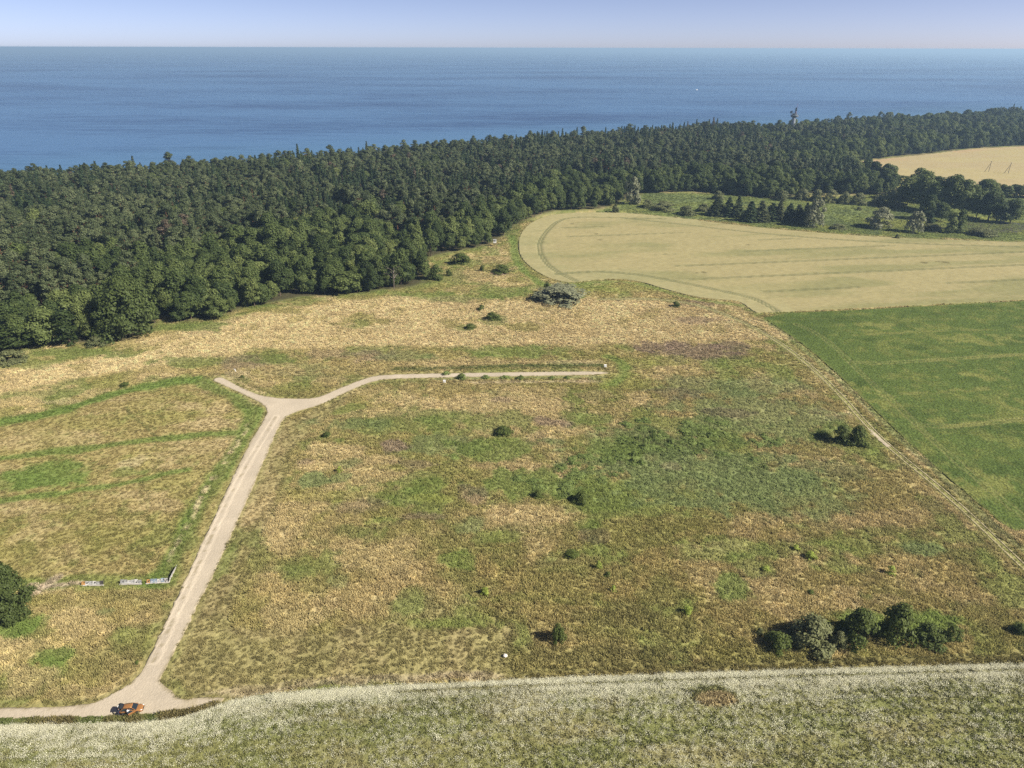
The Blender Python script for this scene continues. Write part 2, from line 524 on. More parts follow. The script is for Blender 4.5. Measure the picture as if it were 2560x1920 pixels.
PATCHES = [  # centre, radii, colour, strength
    # golden belt and the strip behind the road
    (470, 905, 95, 14, GREEN, .7), (620, 905, 60, 20, PURPLE, .5), (700, 895, 70, 14, GREEN, .6), (760, 930, 70, 22, SAGE, .45), (830, 885, 60, 14, PURPLE, .35),
    (930, 890, 50, 15, PURPLE, .5), (1010, 890, 80, 14, SAGE, .5), (905, 800, 70, 16, OLIVE, .7), (895, 812, 30, 10, GREEN, .5), (1170, 818, 35, 8, GREEN, .6), (1310, 818, 50, 14, OLIVE, .7), (1235, 800, 35, 12, GREEN, .5),
    (1130, 812, 30, 8, OLIVE, .6), (1300, 880, 130, 16, GREEN, .7), (1480, 890, 90, 18, OLIVE, .6), (1640, 868, 60, 12, PURPLE, .7), (1730, 880, 130, 22, PURPLE, .75), (1830, 868, 60, 14, PURPLE, .6),
    (1660, 900, 70, 16, LIME, .5), (1590, 905, 60, 16, LIME, .5), (1830, 905, 70, 14, GREEN, .5), (1740, 800, 60, 10, PURPLE, .5), (1745, 760, 55, 9, PURPLE, .7), (1200, 905, 130, 12, TAN, .7), (1440, 905, 90, 8, STRAW, .4),
    (700, 930, 60, 20, TAN, .6), (600, 935, 40, 12, STRAW, .5), (820, 955, 45, 14, TAN, .6), (650, 960, 40, 10, TAN, .6), (1080, 905, 90, 8, TAN, .5), (740, 975, 110, 14, OLIVE, .5),
    (560, 765, 120, 10, GREEN, .6), (470, 815, 110, 13, GREEN, .75), (180, 880, 180, 14, GREEN, .8), (60, 910, 110, 12, LUSH, .5), (330, 870, 70, 12, OLIVE, .5), (700, 775, 90, 8, OLIVE, .6),
    (1130, 742, 130, 14, GREEN, .6), (1260, 730, 90, 16, GREEN, .7), (1180, 690, 60, 16, TAN, .7), (1220, 650, 70, 12, TAN, .6), (1130, 690, 40, 20, GREEN, .5), (1150, 655, 60, 12, GREEN, .6),
    (1250, 682, 28, 9, PURPLE, .8), (1560, 722, 130, 14, LIME, .5), (1450, 722, 60, 10, GREEN, .6), (1640, 735, 80, 9, RUST, .45), (1480, 730, 60, 10, OLIVE, .5), (1740, 768, 90, 12, TAN, .6),
    # left mown meadow
    (114, 1180, 115, 36, LUSH, .85), (60, 1195, 90, 30, LUSH, .6), (330, 1155, 40, 14, STRAW, .4), (520, 1055, 70, 18, TAN, .8), (550, 1020, 45, 15, TAN, .7), (470, 1015, 35, 10, TAN, .6), (480, 1120, 80, 26, TAN, .45),
    (560, 1095, 30, 12, TAN, .5), (340, 1235, 60, 14, TAN, .6), (420, 1262, 55, 16, TAN, .7), (330, 1310, 40, 14, TAN, .4), (330, 1180, 70, 12, GREEN, .6), (200, 1100, 90, 16, TAN, .5), (120, 1085, 110, 14, TAN, .3), (90, 1270, 100, 18, TAN, .5),
    (250, 1340, 120, 30, OLIVE, .5), (100, 1390, 120, 30, OLIVE, .4), (400, 1350, 50, 40, GREEN, .4), (200, 1290, 110, 18, OLIVE, .5), (60, 1010, 90, 10, TAN, .5), (150, 1005, 60, 8, STRAW, .35), (120, 985, 70, 8, GREEN, .4),
    (230, 1050, 80, 16, OLIVE, .4), (380, 1010, 70, 20, OLIVE, .4),
    # lower left corner
    (190, 1560, 80, 45, GOLD, .6), (100, 1620, 90, 30, GOLD, .4), (70, 1700, 70, 40, GOLD, .55), (200, 1735, 110, 22, GOLD, .45), (345, 1555, 35, 25, TAN, .5), (130, 1642, 55, 26, LUSH, .8), (40, 1565, 65, 26, LUSH, .9), (260, 1650, 70, 40, MOSS, .6),
    (262, 1530, 22, 12, SAGE, .6), (300, 1490, 110, 14, MOSS, .5), (120, 1470, 40, 14, BARE, .3), (120, 1500, 60, 16, OLIVE, .6),
    # centre: dry streaks
    (1230, 1010, 260, 22, GOLD, .75), (1010, 1000, 110, 14, GOLD, .6), (960, 1035, 120, 14, GOLD, .5), (1330, 985, 120, 18, GOLD, .5), (840, 1125, 80, 16, GOLD, .75), (800, 1165, 70, 14, GOLD, .65), (900, 1150, 90, 14, TAN, .6), (960, 1185, 110, 12, TAN, .6),
    (1280, 1165, 110, 12, TAN, .8), (1190, 1240, 30, 22, GOLD, .7), (1400, 1075, 60, 26, GOLD, .6), (1340, 1290, 130, 34, GOLD, .75), (1260, 1310, 90, 24, GOLD, .4), (1575, 1175, 48, 26, RUST, .7), (1560, 1160, 30, 12, GOLD, .5),
    (900, 980, 90, 12, GOLD, .4), (1490, 990, 70, 16, TAN, .55), (1600, 1005, 80, 14, GOLD, .4), (2060, 1035, 45, 16, STRAW, .6), (2030, 1030, 60, 14, GOLD, .55), (1860, 1010, 40, 18, TAN, .5), (1740, 955, 40, 14, GOLD, .55), (2080, 1085, 70, 10, TAN, .6),
    (2200, 1300, 130, 24, TAN, .7), (2100, 1310, 110, 20, TAN, .6), (2290, 1150, 60, 16, TAN, .4), (2350, 1270, 70, 22, TAN, .4), (1990, 1165, 60, 9, TAN, .4), (1960, 980, 60, 10, TAN, .4),
    (640, 1420, 60, 50, OLIVE, .4), (800, 1480, 200, 50, RUST, .45), (1000, 1500, 220, 45, GOLD, .38), (1400, 1440, 190, 70, RUST, .35), (1330, 1530, 180, 30, RUST, .4), (1600, 1450, 120, 60, RUST, .35), (1150, 1440, 130, 60, RUST, .35),
    (1900, 1330, 150, 22, RUST, .45), (1700, 1400, 120, 30, RUST, .35), (700, 1280, 80, 40, TAN, .5), (850, 1340, 120, 60, TAN, .45), (1750, 1560, 120, 40, RUST, .35), (1980, 1500, 110, 30, GOLD, .35), (2200, 1500, 70, 18, GOLD, .4), (2420, 1500, 60, 40, TAN, .5), (2300, 1420, 120, 30, RUST, .35),
    (640, 1250, 40, 60, TAN, .5), (660, 1130, 40, 60, TAN, .35), (620, 1290, 40, 24, TAN, .6),
    # centre: green
    (990, 1060, 170, 26, GREEN, .6), (1080, 1040, 80, 18, GREEN, .6), (1120, 1110, 120, 30, SAGE, .75), (1230, 1120, 120, 34, GREEN, .8), (1010, 1240, 80, 24, GREEN, .6), (1090, 1245, 60, 12, LIME, .6), (1030, 1205, 80, 24, GREEN, .6), (775, 1200, 42, 20, SAGE, .85), (850, 1195, 30, 14, SAGE, .7),
    (860, 1160, 40, 12, SAGE, .6), (800, 1240, 80, 20, OLIVE, .6), (880, 1060, 120, 16, SAGE, .6), (870, 1240, 60, 20, LIME, .4), (880, 1330, 60, 20, GREEN, .5), (1145, 1400, 45, 26, LUSH, .65), (1025, 1505, 45, 30, LUSH, .5), (840, 1450, 28, 18, SAGE, .5),
    (740, 1430, 50, 20, GREEN, .5), (1180, 1310, 40, 20, SAGE, .7), (1470, 1310, 45, 20, LUSH, .45), (1330, 1210, 150, 44, GREEN, .85), (1500, 1230, 130, 60, GREEN, .6), (1620, 1130, 220, 70, SAGE, .75), (1760, 1180, 280, 80, SAGE, .8), (1880, 1040, 230, 60, SAGE, .75), (1950, 1230, 190, 60, SAGE, .75),
    (1670, 1105, 150, 40, DARK, .55), (1800, 1100, 90, 30, GREEN, .6), (1520, 1120, 90, 34, GREEN, .7), (1470, 1050, 60, 22, GREEN, .7), (2120, 1100, 90, 40, GREEN, .6), (1740, 960, 120, 24, SAGE, .6), (1560, 955, 90, 20, LIME, .5), (1900, 965, 120, 24, SAGE, .6), (2050, 1180, 120, 30, SAGE, .5),
    (1830, 1370, 130, 30, LUSH, .55), (1980, 1370, 110, 22, GREEN, .5), (1840, 1465, 50, 30, LUSH, .75), (2300, 1372, 60, 18, SAGE, .9), (2200, 1330, 90, 16, GREEN, .4), (1560, 1540, 110, 34, MOSS, .8), (1500, 1640, 220, 26, MOSS, .7), (1820, 1620, 90, 30, OLIVE, .6), (2480, 1560, 80, 60, OLIVE, .6),
    (2140, 1550, 80, 28, LUSH, .8), (2320, 1560, 100, 36, LUSH, .85), (560, 1400, 40, 44, LUSH, .5), (600, 1350, 60, 30, GREEN, .5), (2450, 1390, 80, 30, GREEN, .4), (1700, 1310, 120, 18, OLIVE, .6), (1550, 1330, 60, 30, OLIVE, .5),
    # centre: brown seed heads
    (990, 1112, 40, 14, PURPLE, .8), (1370, 1055, 60, 14, PURPLE, .7), (1180, 1235, 40, 24, PURPLE, .45), (1070, 1290, 60, 10, PURPLE, .5), (900, 1265, 60, 24, PURPLE, .35), (1250, 1000, 30, 8, PURPLE, .5), (1020, 1160, 60, 10, PURPLE, .4), (1680, 1165, 30, 10, PURPLE, .3),
    (1690, 985, 70, 14, PURPLE, .35), (1820, 1030, 60, 12, PURPLE, .35), (760, 1155, 25, 8, PURPLE, .5), (1480, 1340, 40, 20, PURPLE, .35), (1340, 1095, 20, 20, PURPLE, .2),
]
LINES = [  # polyline, half width in metres, colour, strength
    ([(-100, 1075), (0, 1055), (80, 1042), (163, 1023), (230, 1002), (293, 982), (350, 968), (407, 957), (488, 946)], 3.6, LUSH, .95),
    ([(488, 946), (537, 968), (602, 1000), (638, 1026)], 3.2, LUSH, .9),
    ([(638, 1026), (618, 1071), (586, 1137), (537, 1202), (488, 1267), (455, 1348), (423, 1397), (400, 1450)], 3.2, LUSH, .9),
    ([(-100, 1160), (0, 1146), (98, 1130), (228, 1120), (358, 1100), (488, 1088), (602, 1081)], 2.2, LUSH, .8),
    ([(-100, 1262), (0, 1250), (163, 1228), (293, 1211), (390, 1189), (472, 1172)], 1.8, LUSH, .8),
    ([(315, 1012), (330, 1040), (365, 1066), (385, 1085), (412, 1092)], .35, DARK, .5), ([(420, 1108), (445, 1116), (460, 1140)], .3, MOSS, .7), ([(460, 1108), (478, 1122)], .3, MOSS, .6),
    ([(340, 1212), (352, 1235), (358, 1262)], .3, MOSS, .8), ([(362, 1212), (374, 1245), (373, 1295)], .3, MOSS, .8), ([(300, 1240), (330, 1290)], .3, MOSS, .5), ([(1180, 770), (1230, 830), (1290, 850)], .4, OLIVE, .6),
    ([(1275, 1560), (1278, 1620), (1282, 1690)], .5, MOSS, .7), ([(730, 1120), (715, 1190), (685, 1290)], .7, MOSS, .6), ([(820, 1560), (815, 1500), (800, 1470)], .25, MOSS, .6), ([(1550, 1190), (1580, 1225), (1600, 1300)], .35, DARK, .5), ([(1900, 1240), (1960, 1300), (1990, 1320)], .4, DARK, .5), ([(1840, 1260), (1930, 1310)], .4, DARK, .4),
    ([(60, 1458), (200, 1452), (420, 1440)], 2.4, LUSH, .6),
    ([(200, 1470), (420, 1462)], 1.6, LUSH, .5),
    ([(620, 1060), (560, 1165), (500, 1245), (460, 1330), (415, 1405), (385, 1445)], .9, STRAW, .8),
    ([(585, 1120), (530, 1195), (480, 1270)], .6, STRAW, .6),
    ([(75, 1458), (200, 1460)], .7, BARE, .8), ([(85, 1480), (110, 1460), (138, 1440)], 1.3, BARE, .8),
    ([(1282, 590), (1283, 625), (1295, 660), (1330, 695), (1400, 730), (1450, 742)], 3.0, LUSH, .8),
    ([(1400, 716), (1520, 702), (1600, 708), (1700, 738), (1760, 752), (1850, 762)], 2.6, GREEN, .7),
    ([(1520, 890), (1560, 905), (1560, 935), (1530, 960)], 3.0, LUSH, .7),
    ([(545, 935), (600, 958), (660, 982)], .9, GOLD, .7),
    ([(985, 922), (1240, 916), (1500, 912)], 1.5, DARK, .85), ([(985, 912), (1240, 905), (1500, 900)], 1.2, TAN, .6),
    ([(1090, 947), (1240, 944), (1510, 941)], 1.2, SAGE, .7), ([(1180, 956), (1500, 952)], 1.4, BARE, .45),
    ([(445, 1755), (560, 1715), (800, 1698), (1240, 1680)], .5, BARE, .3),
    ([(560, 1728), (900, 1705), (1280, 1688)], .8, BARE, .45),
    ([(1280, 1688), (1700, 1668), (2200, 1655), (2560, 1645)], 1.6, C(.18, .155, .062), .85),
    ([(1280, 1680), (1700, 1660), (2200, 1646), (2560, 1636)], .7, MOSS, .8),
    ([(1960, 845), (2080, 960), (2170, 1062)], 1.3, GOLD, .35), ([(2120, 1030), (2160, 1066)], 1.3, STRAW, .8), ([(2260, 1160), (2420, 1300), (2540, 1420)], 1.5, TAN, .3),
    ([(1915, 800), (2030, 885), (2180, 1030), (2330, 1170), (2560, 1380)], 1.6, SAGE, .6), ([(2140, 1000), (2270, 1120), (2400, 1240)], .9, STRAW, .4),
]
GOLD_BAND = GP([(-300, 1040), (0, 985), (200, 945), (330, 925), (440, 905), (560, 890), (640, 872), (760, 868), (900, 866), (1150, 862), (1400, 860), (1650, 858), (1900, 850), (1985, 845), (1900, 800), (1840, 785),
                (1760, 768), (1640, 752), (1500, 745), (1320, 752), (1150, 742), (1000, 742), (880, 752), (700, 772), (600, 790), (470, 825), (380, 848), (240, 892), (100, 915), (0, 930), (-300, 985)])
VERGE = smooth_line(GP([(-120, 1812), (0, 1804), (150, 1802), (300, 1800), (400, 1793), (470, 1782), (520, 1770)]))
MOWN = GP([(395, 1706), (445, 1620), (500, 1510), (560, 1390), (640, 1210), (690, 1085), (720, 1050), (800, 1020), (880, 985), (830, 1035), (770, 1070), (735, 1120), (715, 1190), (680, 1290), (620, 1400), (580, 1500), (572, 1580), (640, 1572), (1000, 1568), (1270, 1566), (1280, 1690), (800, 1710), (500, 1745)])
MARSH = GP([(1480, 535), (1540, 515), (1620, 482), (1800, 485), (1950, 495), (2160, 490), (2240, 480), (2560, 490), (3300, 505), (3300, 615), (2560, 603), (2200, 590), (2000, 575), (1700, 543), (1560, 530)])

def paint(X, Y):
    """colour, plant height and how thickly plants stand, at every point of the open land"""
    n = len(X)
    big = fbm(X, Y, 34, 3, 4)
    mid = fbm(X, Y, 9, 11, 4)
    sml = fbm(X, Y, 2.2, 23, 3)
    wx, wy = X + (fbm(X, Y, 7, 41, 3) - .5) * 7, Y + (fbm(X, Y, 7, 57, 3) - .5) * 7
    wob = (fbm(X, Y, 5, 71, 4) - .5) * 1.6
    col = np.empty((n, 3))
    h = np.full(n, 0.6)
    den = np.ones(n)
    def mix(m, c):
        col[:] = col + (c - col) * m[:, None]
    t = sstep(.34, .66, big * .55 + mid * .45)[:, None]
    col[:] = TAN * .55 * (1 - t) + OLIVE * .3 + t * (OLIVE * .25 + GREEN * .33) + RUST * .15
    # rough meadow: olive to the south-west, rust and gold streaks
    mix(sstep(.52, .66, mid) * .45, RUST)
    mix(sstep(.55, .66, fbm(X, Y, 16, 91, 4)) * .6, GOLD)
    mix(sstep(.53, .64, fbm(X, Y, 12, 131, 4)) * .6, GREEN)
    # golden belt by the wood
    d = sdf(wx, wy, GOLD_BAND)
    g = 1 - sstep(-2.5, 3.5, d)
    mix(g, GOLD * .95 + STRAW * .08)
    mix(g * sstep(.5, .72, fbm(X, Y, 11, 77, 4)) * .5, TAN)
    mix(g * sstep(.58, .75, fbm(X, Y, 8, 177, 4)) * .45, OLIVE)
    h = h * (1 - g) + .65 * g
    # left meadow, mown
    d = sdf(wx, wy, LEFT_MEADOW)
    g = 1 - sstep(-1.5, 2.5, d)
    mix(g, C(.325, .27, .115))
    mix(g * sstep(.45, .7, fbm(X, Y, 13, 201, 4)) * .7, OLIVE * 1.05)
    mix(g * sstep(.55, .72, fbm(X * .6, Y, 7, 207, 4)) * .6, TAN)
    mix(g * sstep(.55, .75, fbm(X, Y, 3, 209, 3)) * .4, GREEN)
    h = h * (1 - g) + .33 * g
    # mown strip beside the road
    d = sdf(wx, wy, MOWN)
    g = 1 - sstep(-.8, 1.2, d)
    mix(g, C(.295, .262, .115))
    mix(g * sstep(.5, .66, fbm(X, Y, 4, 221, 4)) * .35, MOSS)
    mix(g * sstep(.52, .68, fbm(X, Y, 6, 227, 4)) * .4, C(.32, .26, .135))
    h = h * (1 - g) + .35 * g
    # marsh
    d = sdf(wx, wy, MARSH, 30)
    g = 1 - sstep(-3, 5, d)
    mix(g, C(.155, .185, .062))
    mix(g * sstep(.5, .68, fbm(X, Y, 30, 231, 4)) * .7, C(.12, .15, .065))
    mix(g * sstep(.55, .7, fbm(X, Y, 18, 237, 4)) * .6, C(.25, .26, .08))
    for cx, cy, rx, ry, c, s in PATCHES:
        m = ell(X, Y, cx, cy, rx, ry, wob) * s
        mix(m, c)
        if c is LUSH or c is GREEN or c is SAGE:
            h = h * (1 - m) + np.where(h < .5, .4, .65) * m
    for L, hw, c, s in LINES:
        P = smooth_line(GP(L), 2)
        m = (1 - sstep(hw * .45, hw * 1.35, pline(wx * .35 + X * .65, wy * .35 + Y * .65, P) + (mid - .5) * hw * .9)) * s
        if c is STRAW:
            m = m * sstep(.42, .62, sml * .6 + mid * .4)
        mix(m, c)
        h = h * (1 - m) + (.42 if c is not DARK else .7) * m
    # edges of the roads
    d = sdf(X, Y, ROAD, 20)
    m = (1 - sstep(.0, 1.8, d + (sml - .5) * 1.4)) * .75
    mix(m, MOSS * 1.05)
    m = sstep(1.0, 3.5, d) * (1 - sstep(3.5, 8.0, d)) * .25
    mix(m, C(.24, .19, .09))
    den[d < -.55 + 1.1 * sml] = 0
    h = h * (.45 + .55 * sstep(.0, 4.0, d))
    dv = pline(X, Y, VERGE, 6)
    m = (1 - sstep(1.1, 2.4, dv + (mid - .5) * 2)) * (d > .1)
    mix(m * .9, C(.16, .135, .06))
    mix(m * sstep(.42, .6, mid) * .8, C(.10, .135, .042))
    h = np.where(m > .4, .95, h)
    d2 = pline(X, Y, TRACK, 12)
    mix((1 - sstep(1.2, 2.8, d2)) * .8, C(.235, .24, .085))
    m = sstep(.55, .75, d2) * (1 - sstep(.9, 1.1, d2)) * .4
    mix(m, C(.33, .27, .15))
    h = h * (.35 + .65 * sstep(.9, 2.0, d2))
    # forest floor
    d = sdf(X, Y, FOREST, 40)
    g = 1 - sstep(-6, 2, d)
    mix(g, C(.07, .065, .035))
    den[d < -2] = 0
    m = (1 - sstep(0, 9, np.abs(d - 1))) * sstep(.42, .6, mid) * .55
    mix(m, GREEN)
    col[:] *= (.82 + .36 * sml)[:, None]
    col[:] *= (.87 + .26 * fbm(X, Y, 1.1, 301, 2))[:, None]
    for F in (WHEAT, CROP, FLOWER):
        den[sdf(X, Y, F, 5) < .2] = 0
    return np.clip(col, .01, .9), h, den

# ------------------------------------------------------------------ ground, sea, roads, fields
def axis(lo, a, b, hi, fine, grow):
    """coordinates: even steps from a to b, widening steps outside"""
    mid_ = list(np.arange(a, b, fine))
    left, s, p = [], fine, a
    while p > lo:
        s *= grow
        p -= s
        left.append(p)
    right, s, p = [], fine, mid_[-1]
    while p < hi:
        s *= grow
        p += s
        right.append(p)
    return np.array(left[::-1] + mid_ + right)

def grid_faces(nx, ny):
    i = np.arange(ny - 1)[:, None] * nx + np.arange(nx - 1)[None, :]
    return np.stack([i, i + 1, i + nx + 1, i + nx], -1).reshape(-1, 4)

SEA_Z = -9.0
gx = axis(-2500, -175, 235, 3800, .75, 1.032)
gy = axis(-400, 78, 330, 2600, .75, 1.024)
GX, GY = np.meshgrid(gx, gy)
GX, GY = GX.ravel(), GY.ravel()
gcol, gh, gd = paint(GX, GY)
gz = (fbm(GX, GY, 3.0, 401, 3) - .5) * .16 + (fbm(GX, GY, 26, 405, 2) - .5) * .16
gz *= sstep(0, 3, sdf(GX, GY, ROAD, 8)) * sstep(.5, 3.5, pline(GX, GY, TRACK, 6))
gz -= .22
COASTX = np.concatenate([[[-4000, COAST[0][1] - (COAST[0][0] + 4000) * .62]], COAST, [[6000, COAST[-1][1] + (6000 - COAST[-1][0]) * .62]]])
dc = seg_dist(GX, GY, COASTX)[0]
seaward = GY > np.interp(GX, COASTX[:, 0], COASTX[:, 1])
for F_ in (WHEAT, CROP, FAR_FIELD, FLOWER):
    gz = np.where(sdf(GX, GY, F_, 3) < -.3, -.7, gz)
gz = np.where(seaward, gz - 26 * sstep(0, 18, dc), gz)
gcol[seaward] = C(.12, .13, .06)
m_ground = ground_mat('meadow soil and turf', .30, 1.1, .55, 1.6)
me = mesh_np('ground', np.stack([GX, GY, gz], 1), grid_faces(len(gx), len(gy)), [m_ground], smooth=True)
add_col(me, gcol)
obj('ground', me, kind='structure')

# sea
m_sea, n, l, out = new_mat('sea water')
b = n.new('ShaderNodeBsdfPrincipled')
b.inputs['Roughness'].default_value = .32
b.inputs['IOR'].default_value = 1.33
geo = n.new('ShaderNodeNewGeometry')
def sea_noise(sx, sy, detail, rot=0.1):
    mp = n.new('ShaderNodeMapping')
    mp.inputs['Rotation'].default_value = (0, 0, rot)
    mp.inputs['Scale'].default_value = (sx, sy, 1)
    l.new(geo.outputs['Position'], mp.inputs[0])
    no = n.new('ShaderNodeTexNoise')
    no.inputs['Scale'].default_value = 1
    no.inputs['Detail'].default_value = detail
    no.inputs['Roughness'].default_value = .6
    l.new(mp.outputs[0], no.inputs['Vector'])
    return no
n1 = sea_noise(1 / 900, 1 / 420, 6)
n2 = sea_noise(1 / 60, 1 / 14, 4, -.25)
n3 = sea_noise(1 / 160, 1 / 26, 5, .05)
a3 = n.new('ShaderNodeMath'); a3.operation = 'MULTIPLY_ADD'
a3.inputs[1].default_value = .9
l.new(n3.outputs[0], a3.inputs[0]); l.new(n2.outputs[0], a3.inputs[2])
ad = n.new('ShaderNodeMath'); ad.operation = 'MULTIPLY_ADD'
ad.inputs[1].default_value = .42
l.new(a3.outputs[0], ad.inputs[0]); l.new(n1.outputs[0], ad.inputs[2])
cr = n.new('ShaderNodeValToRGB')
cr.color_ramp.elements[0].position = .70
cr.color_ramp.elements[0].color = (.014, .046, .128, 1)
cr.color_ramp.elements[1].position = .98
cr.color_ramp.elements[1].color = (.062, .145, .28, 1)
l.new(ad.outputs[0], cr.inputs[0])
# shallow sand bank along the shore: distance from the coast line
cd = COAST[-3] - COAST[1]
cd = cd / np.hypot(*cd)
nrm = np.array([-cd[1], cd[0]])
dt = n.new('ShaderNodeVectorMath'); dt.operation = 'DOT_PRODUCT'
dt.inputs[1].default_value = (nrm[0], nrm[1], 0)
l.new(geo.outputs['Position'], dt.inputs[0])
wv = n.new('ShaderNodeMath'); wv.operation = 'MULTIPLY_ADD'
wv.inputs[1].default_value = 260
l.new(n1.outputs[0], wv.inputs[0]); l.new(dt.outputs['Value'], wv.inputs[2])
off = float(nrm @ COAST[4])
mr = n.new('ShaderNodeMapRange')
mr.inputs[1].default_value = off + 130 + 60
mr.inputs[2].default_value = off + 130 + 420
mr.inputs[3].default_value = .75
mr.inputs[4].default_value = 0
l.new(wv.outputs[0], mr.inputs[0])
mx = n.new('ShaderNodeMix'); mx.data_type = 'RGBA'
mx.inputs[7].default_value = (.075, .185, .28, 1)
l.new(mr.outputs[0], mx.inputs[0]); l.new(cr.outputs[0], mx.inputs[6])
l.new(mx.outputs[2], b.inputs['Base Color'])
bp = n.new('ShaderNodeBump')
bp.inputs['Strength'].default_value = .35
bp.inputs['Distance'].default_value = 1.5
l.new(n2.outputs[0], bp.inputs['Height'])
l.new(bp.outputs[0], b.inputs['Normal'])
l.new(b.outputs[0], out.inputs[0])
S = 100000.0
obj('sea', mesh_np('sea', [(-S, -500, SEA_Z), (S, -500, SEA_Z), (S, S, SEA_Z), (-S, S, SEA_Z)], np.array([[0, 1, 2, 3]]), [m_sea]), kind='structure')

def sheet(name, P, step, z, mat, painter, skirt=None, zf=None, clip=None, **props):
    """a field or road surface that fills the outline P; its edge cells are pulled onto the outline"""
    lo, hi = P.min(0) - step * 2, P.max(0) + step * 2
    if clip is not None:
        lo, hi = np.maximum(lo, clip[0]), np.minimum(hi, clip[1])
    xs, ys = np.arange(lo[0], hi[0], step), np.arange(lo[1], hi[1], step)
    X, Y = np.meshgrid(xs, ys)
    X, Y = X.ravel(), Y.ravel()
    ins = inside(X, Y, P)
    F = grid_faces(len(xs), len(ys))
    F = F[ins[F].any(1)]
    used, inv = np.unique(F, return_inverse=True)
    F = inv.reshape(F.shape)
    X, Y, ins = X[used].copy(), Y[used].copy(), ins[used]
    o = ~ins
    d, qx, qy = seg_dist(X[o], Y[o], P, True)
    X[o], Y[o] = qx, qy
    Z = np.full(len(X), z)
    if zf is not None:
        Z = Z + zf(X, Y)
    V = np.stack([X, Y, Z], 1)
    Fs = [F]
    col = painter(X, Y)
    if skirt is not None:
        e = np.concatenate([F[:, [0, 1]], F[:, [1, 2]], F[:, [2, 3]], F[:, [3, 0]]])
        key = np.sort(e, 1)
        _, idx, cnt = np.unique(key[:, 0].astype(np.int64) * (len(X) + 1) + key[:, 1], return_index=True, return_counts=True)
        be = e[idx[cnt == 1]]
        vb = np.unique(be)
        mp = np.full(len(X), -1)
        mp[vb] = np.arange(len(vb)) + len(X)
        Vb = V[vb].copy()
        Vb[:, 2] = skirt
        V = np.concatenate([V, Vb])
        col = np.concatenate([col, col[vb]])
        Fs.append(np.stack([be[:, 1], be[:, 0], mp[be[:, 0]], mp[be[:, 1]]], 1))
    me = mesh_np(name, V, Fs, [mat], smooth=True)
    add_col(me, col)
    return obj(name, me, **props)

def road_paint(X, Y):
    n = len(X)
    col = np.tile(C(.50, .432, .33), (n, 1))
    a, b2 = fbm(X, Y, 5, 501, 4), fbm(X, Y, 1.2, 507, 3)
    col *= (.86 + .3 * a)[:, None]
    # tufts of weed creeping in between the wheel tracks and from the sides
    axis_ = smooth_line(GP([(385, 1650), (475, 1455), (590, 1205), (690, 1040)]), 1)
    da = pline(X, Y, axis_, 6) + (a - .5) * .5
    rut = sstep(.45, .75, da) * (1 - sstep(1.1, 1.45, da))
    col *= (1 + .12 * rut - .12 * (1 - rut))[:, None]
    m = (1 - sstep(.15, .55, da)) * sstep(.52, .64, b2) * .65
    d = -sdf(X, Y, ROAD, 4)
    m = np.maximum(m, (1 - sstep(.0, .7, d + (b2 - .5) * 1.2)) * .7)
    col += (C(.24, .2, .11) - col) * m[:, None]
    wt = GP([(520, 1750), (480, 1762), (430, 1768)])
    m = (1 - sstep(2, 5, pline(X, Y, wt, 8))) * sstep(.45, .6, a) * .5
    col += (C(.33, .28, .17) - col) * m[:, None]
    return col
rag = ROAD.copy()
t_ = np.linspace(0, 1, 8, endpoint=False)
rag = np.concatenate([ROAD[i] + (ROAD[(i + 1) % len(ROAD)] - ROAD[i]) * t_[:, None] for i in range(len(ROAD))])
rag = rag + np.stack([fbm(rag[:, 0], rag[:, 1], 1.6, 521, 3) - .5, fbm(rag[:, 0], rag[:, 1], 1.6, 523, 3) - .5], 1) * .9
m_road = ground_mat('pale gravel', .10, 2.5, .25, 3.0)
sheet('dirt_road', rag, .55, -.19, m_road, road_paint, skirt=-.4, zf=lambda X, Y: (fbm(X, Y, 2, 531, 2) - .5) * .03, kind='structure')

# farm track beside the green crop: two worn wheel ruts
def offset_line(P, d):
    t = np.gradient(P, axis=0)
    t /= np.hypot(t[:, 0], t[:, 1])[:, None]
    return P + np.stack([-t[:, 1], t[:, 0]], 1) * d
m_rut = ground_mat('worn track', .2, 1.5, .3, 2.0)
def strip(name, P, w0, z, mat, colr, seed, **props):
    P = np.asarray(P)
    L = np.concatenate([[0], np.cumsum(np.hypot(*np.diff(P, axis=0).T))])
    s = np.arange(0, L[-1], .8)
    Q = np.stack([np.interp(s, L, P[:, 0]), np.interp(s, L, P[:, 1])], 1)
    hw = w0 * (.65 + .7 * fbm(Q[:, 0], Q[:, 1], 4, seed, 3))
    A, B = offset_line(Q, 1), offset_line(Q, -1)
    A, B = Q + (A - Q) * hw[:, None], Q + (B - Q) * hw[:, None]
    V = np.concatenate([np.c_[A, np.full(len(A), z)], np.c_[B, np.full(len(B), z)]])
    n_ = len(Q)
    i = np.arange(n_ - 1)
    me = mesh_np(name, V, np.stack([i, i + 1, i + 1 + n_, i + n_], 1), [mat])
    c = np.tile(colr, (2 * n_, 1)) * (.8 + .4 * fbm(V[:, 0], V[:, 1], 6, seed + 3, 3))[:, None]
    add_col(me, c)
    return obj(name, me, **props)
for sgn in (-1, 1):
    strip('farm_track', offset_line(TRACK, sgn * .85), .20, -.10, m_rut, C(.38, .33, .2), 541 + sgn, kind='structure')
strip('bare_patch', smooth_line(GP([(2170, 1072), (2200, 1098), (2225, 1118)])), 1.0, -.085, m_rut, C(.44, .38, .28), 551, kind='structure')

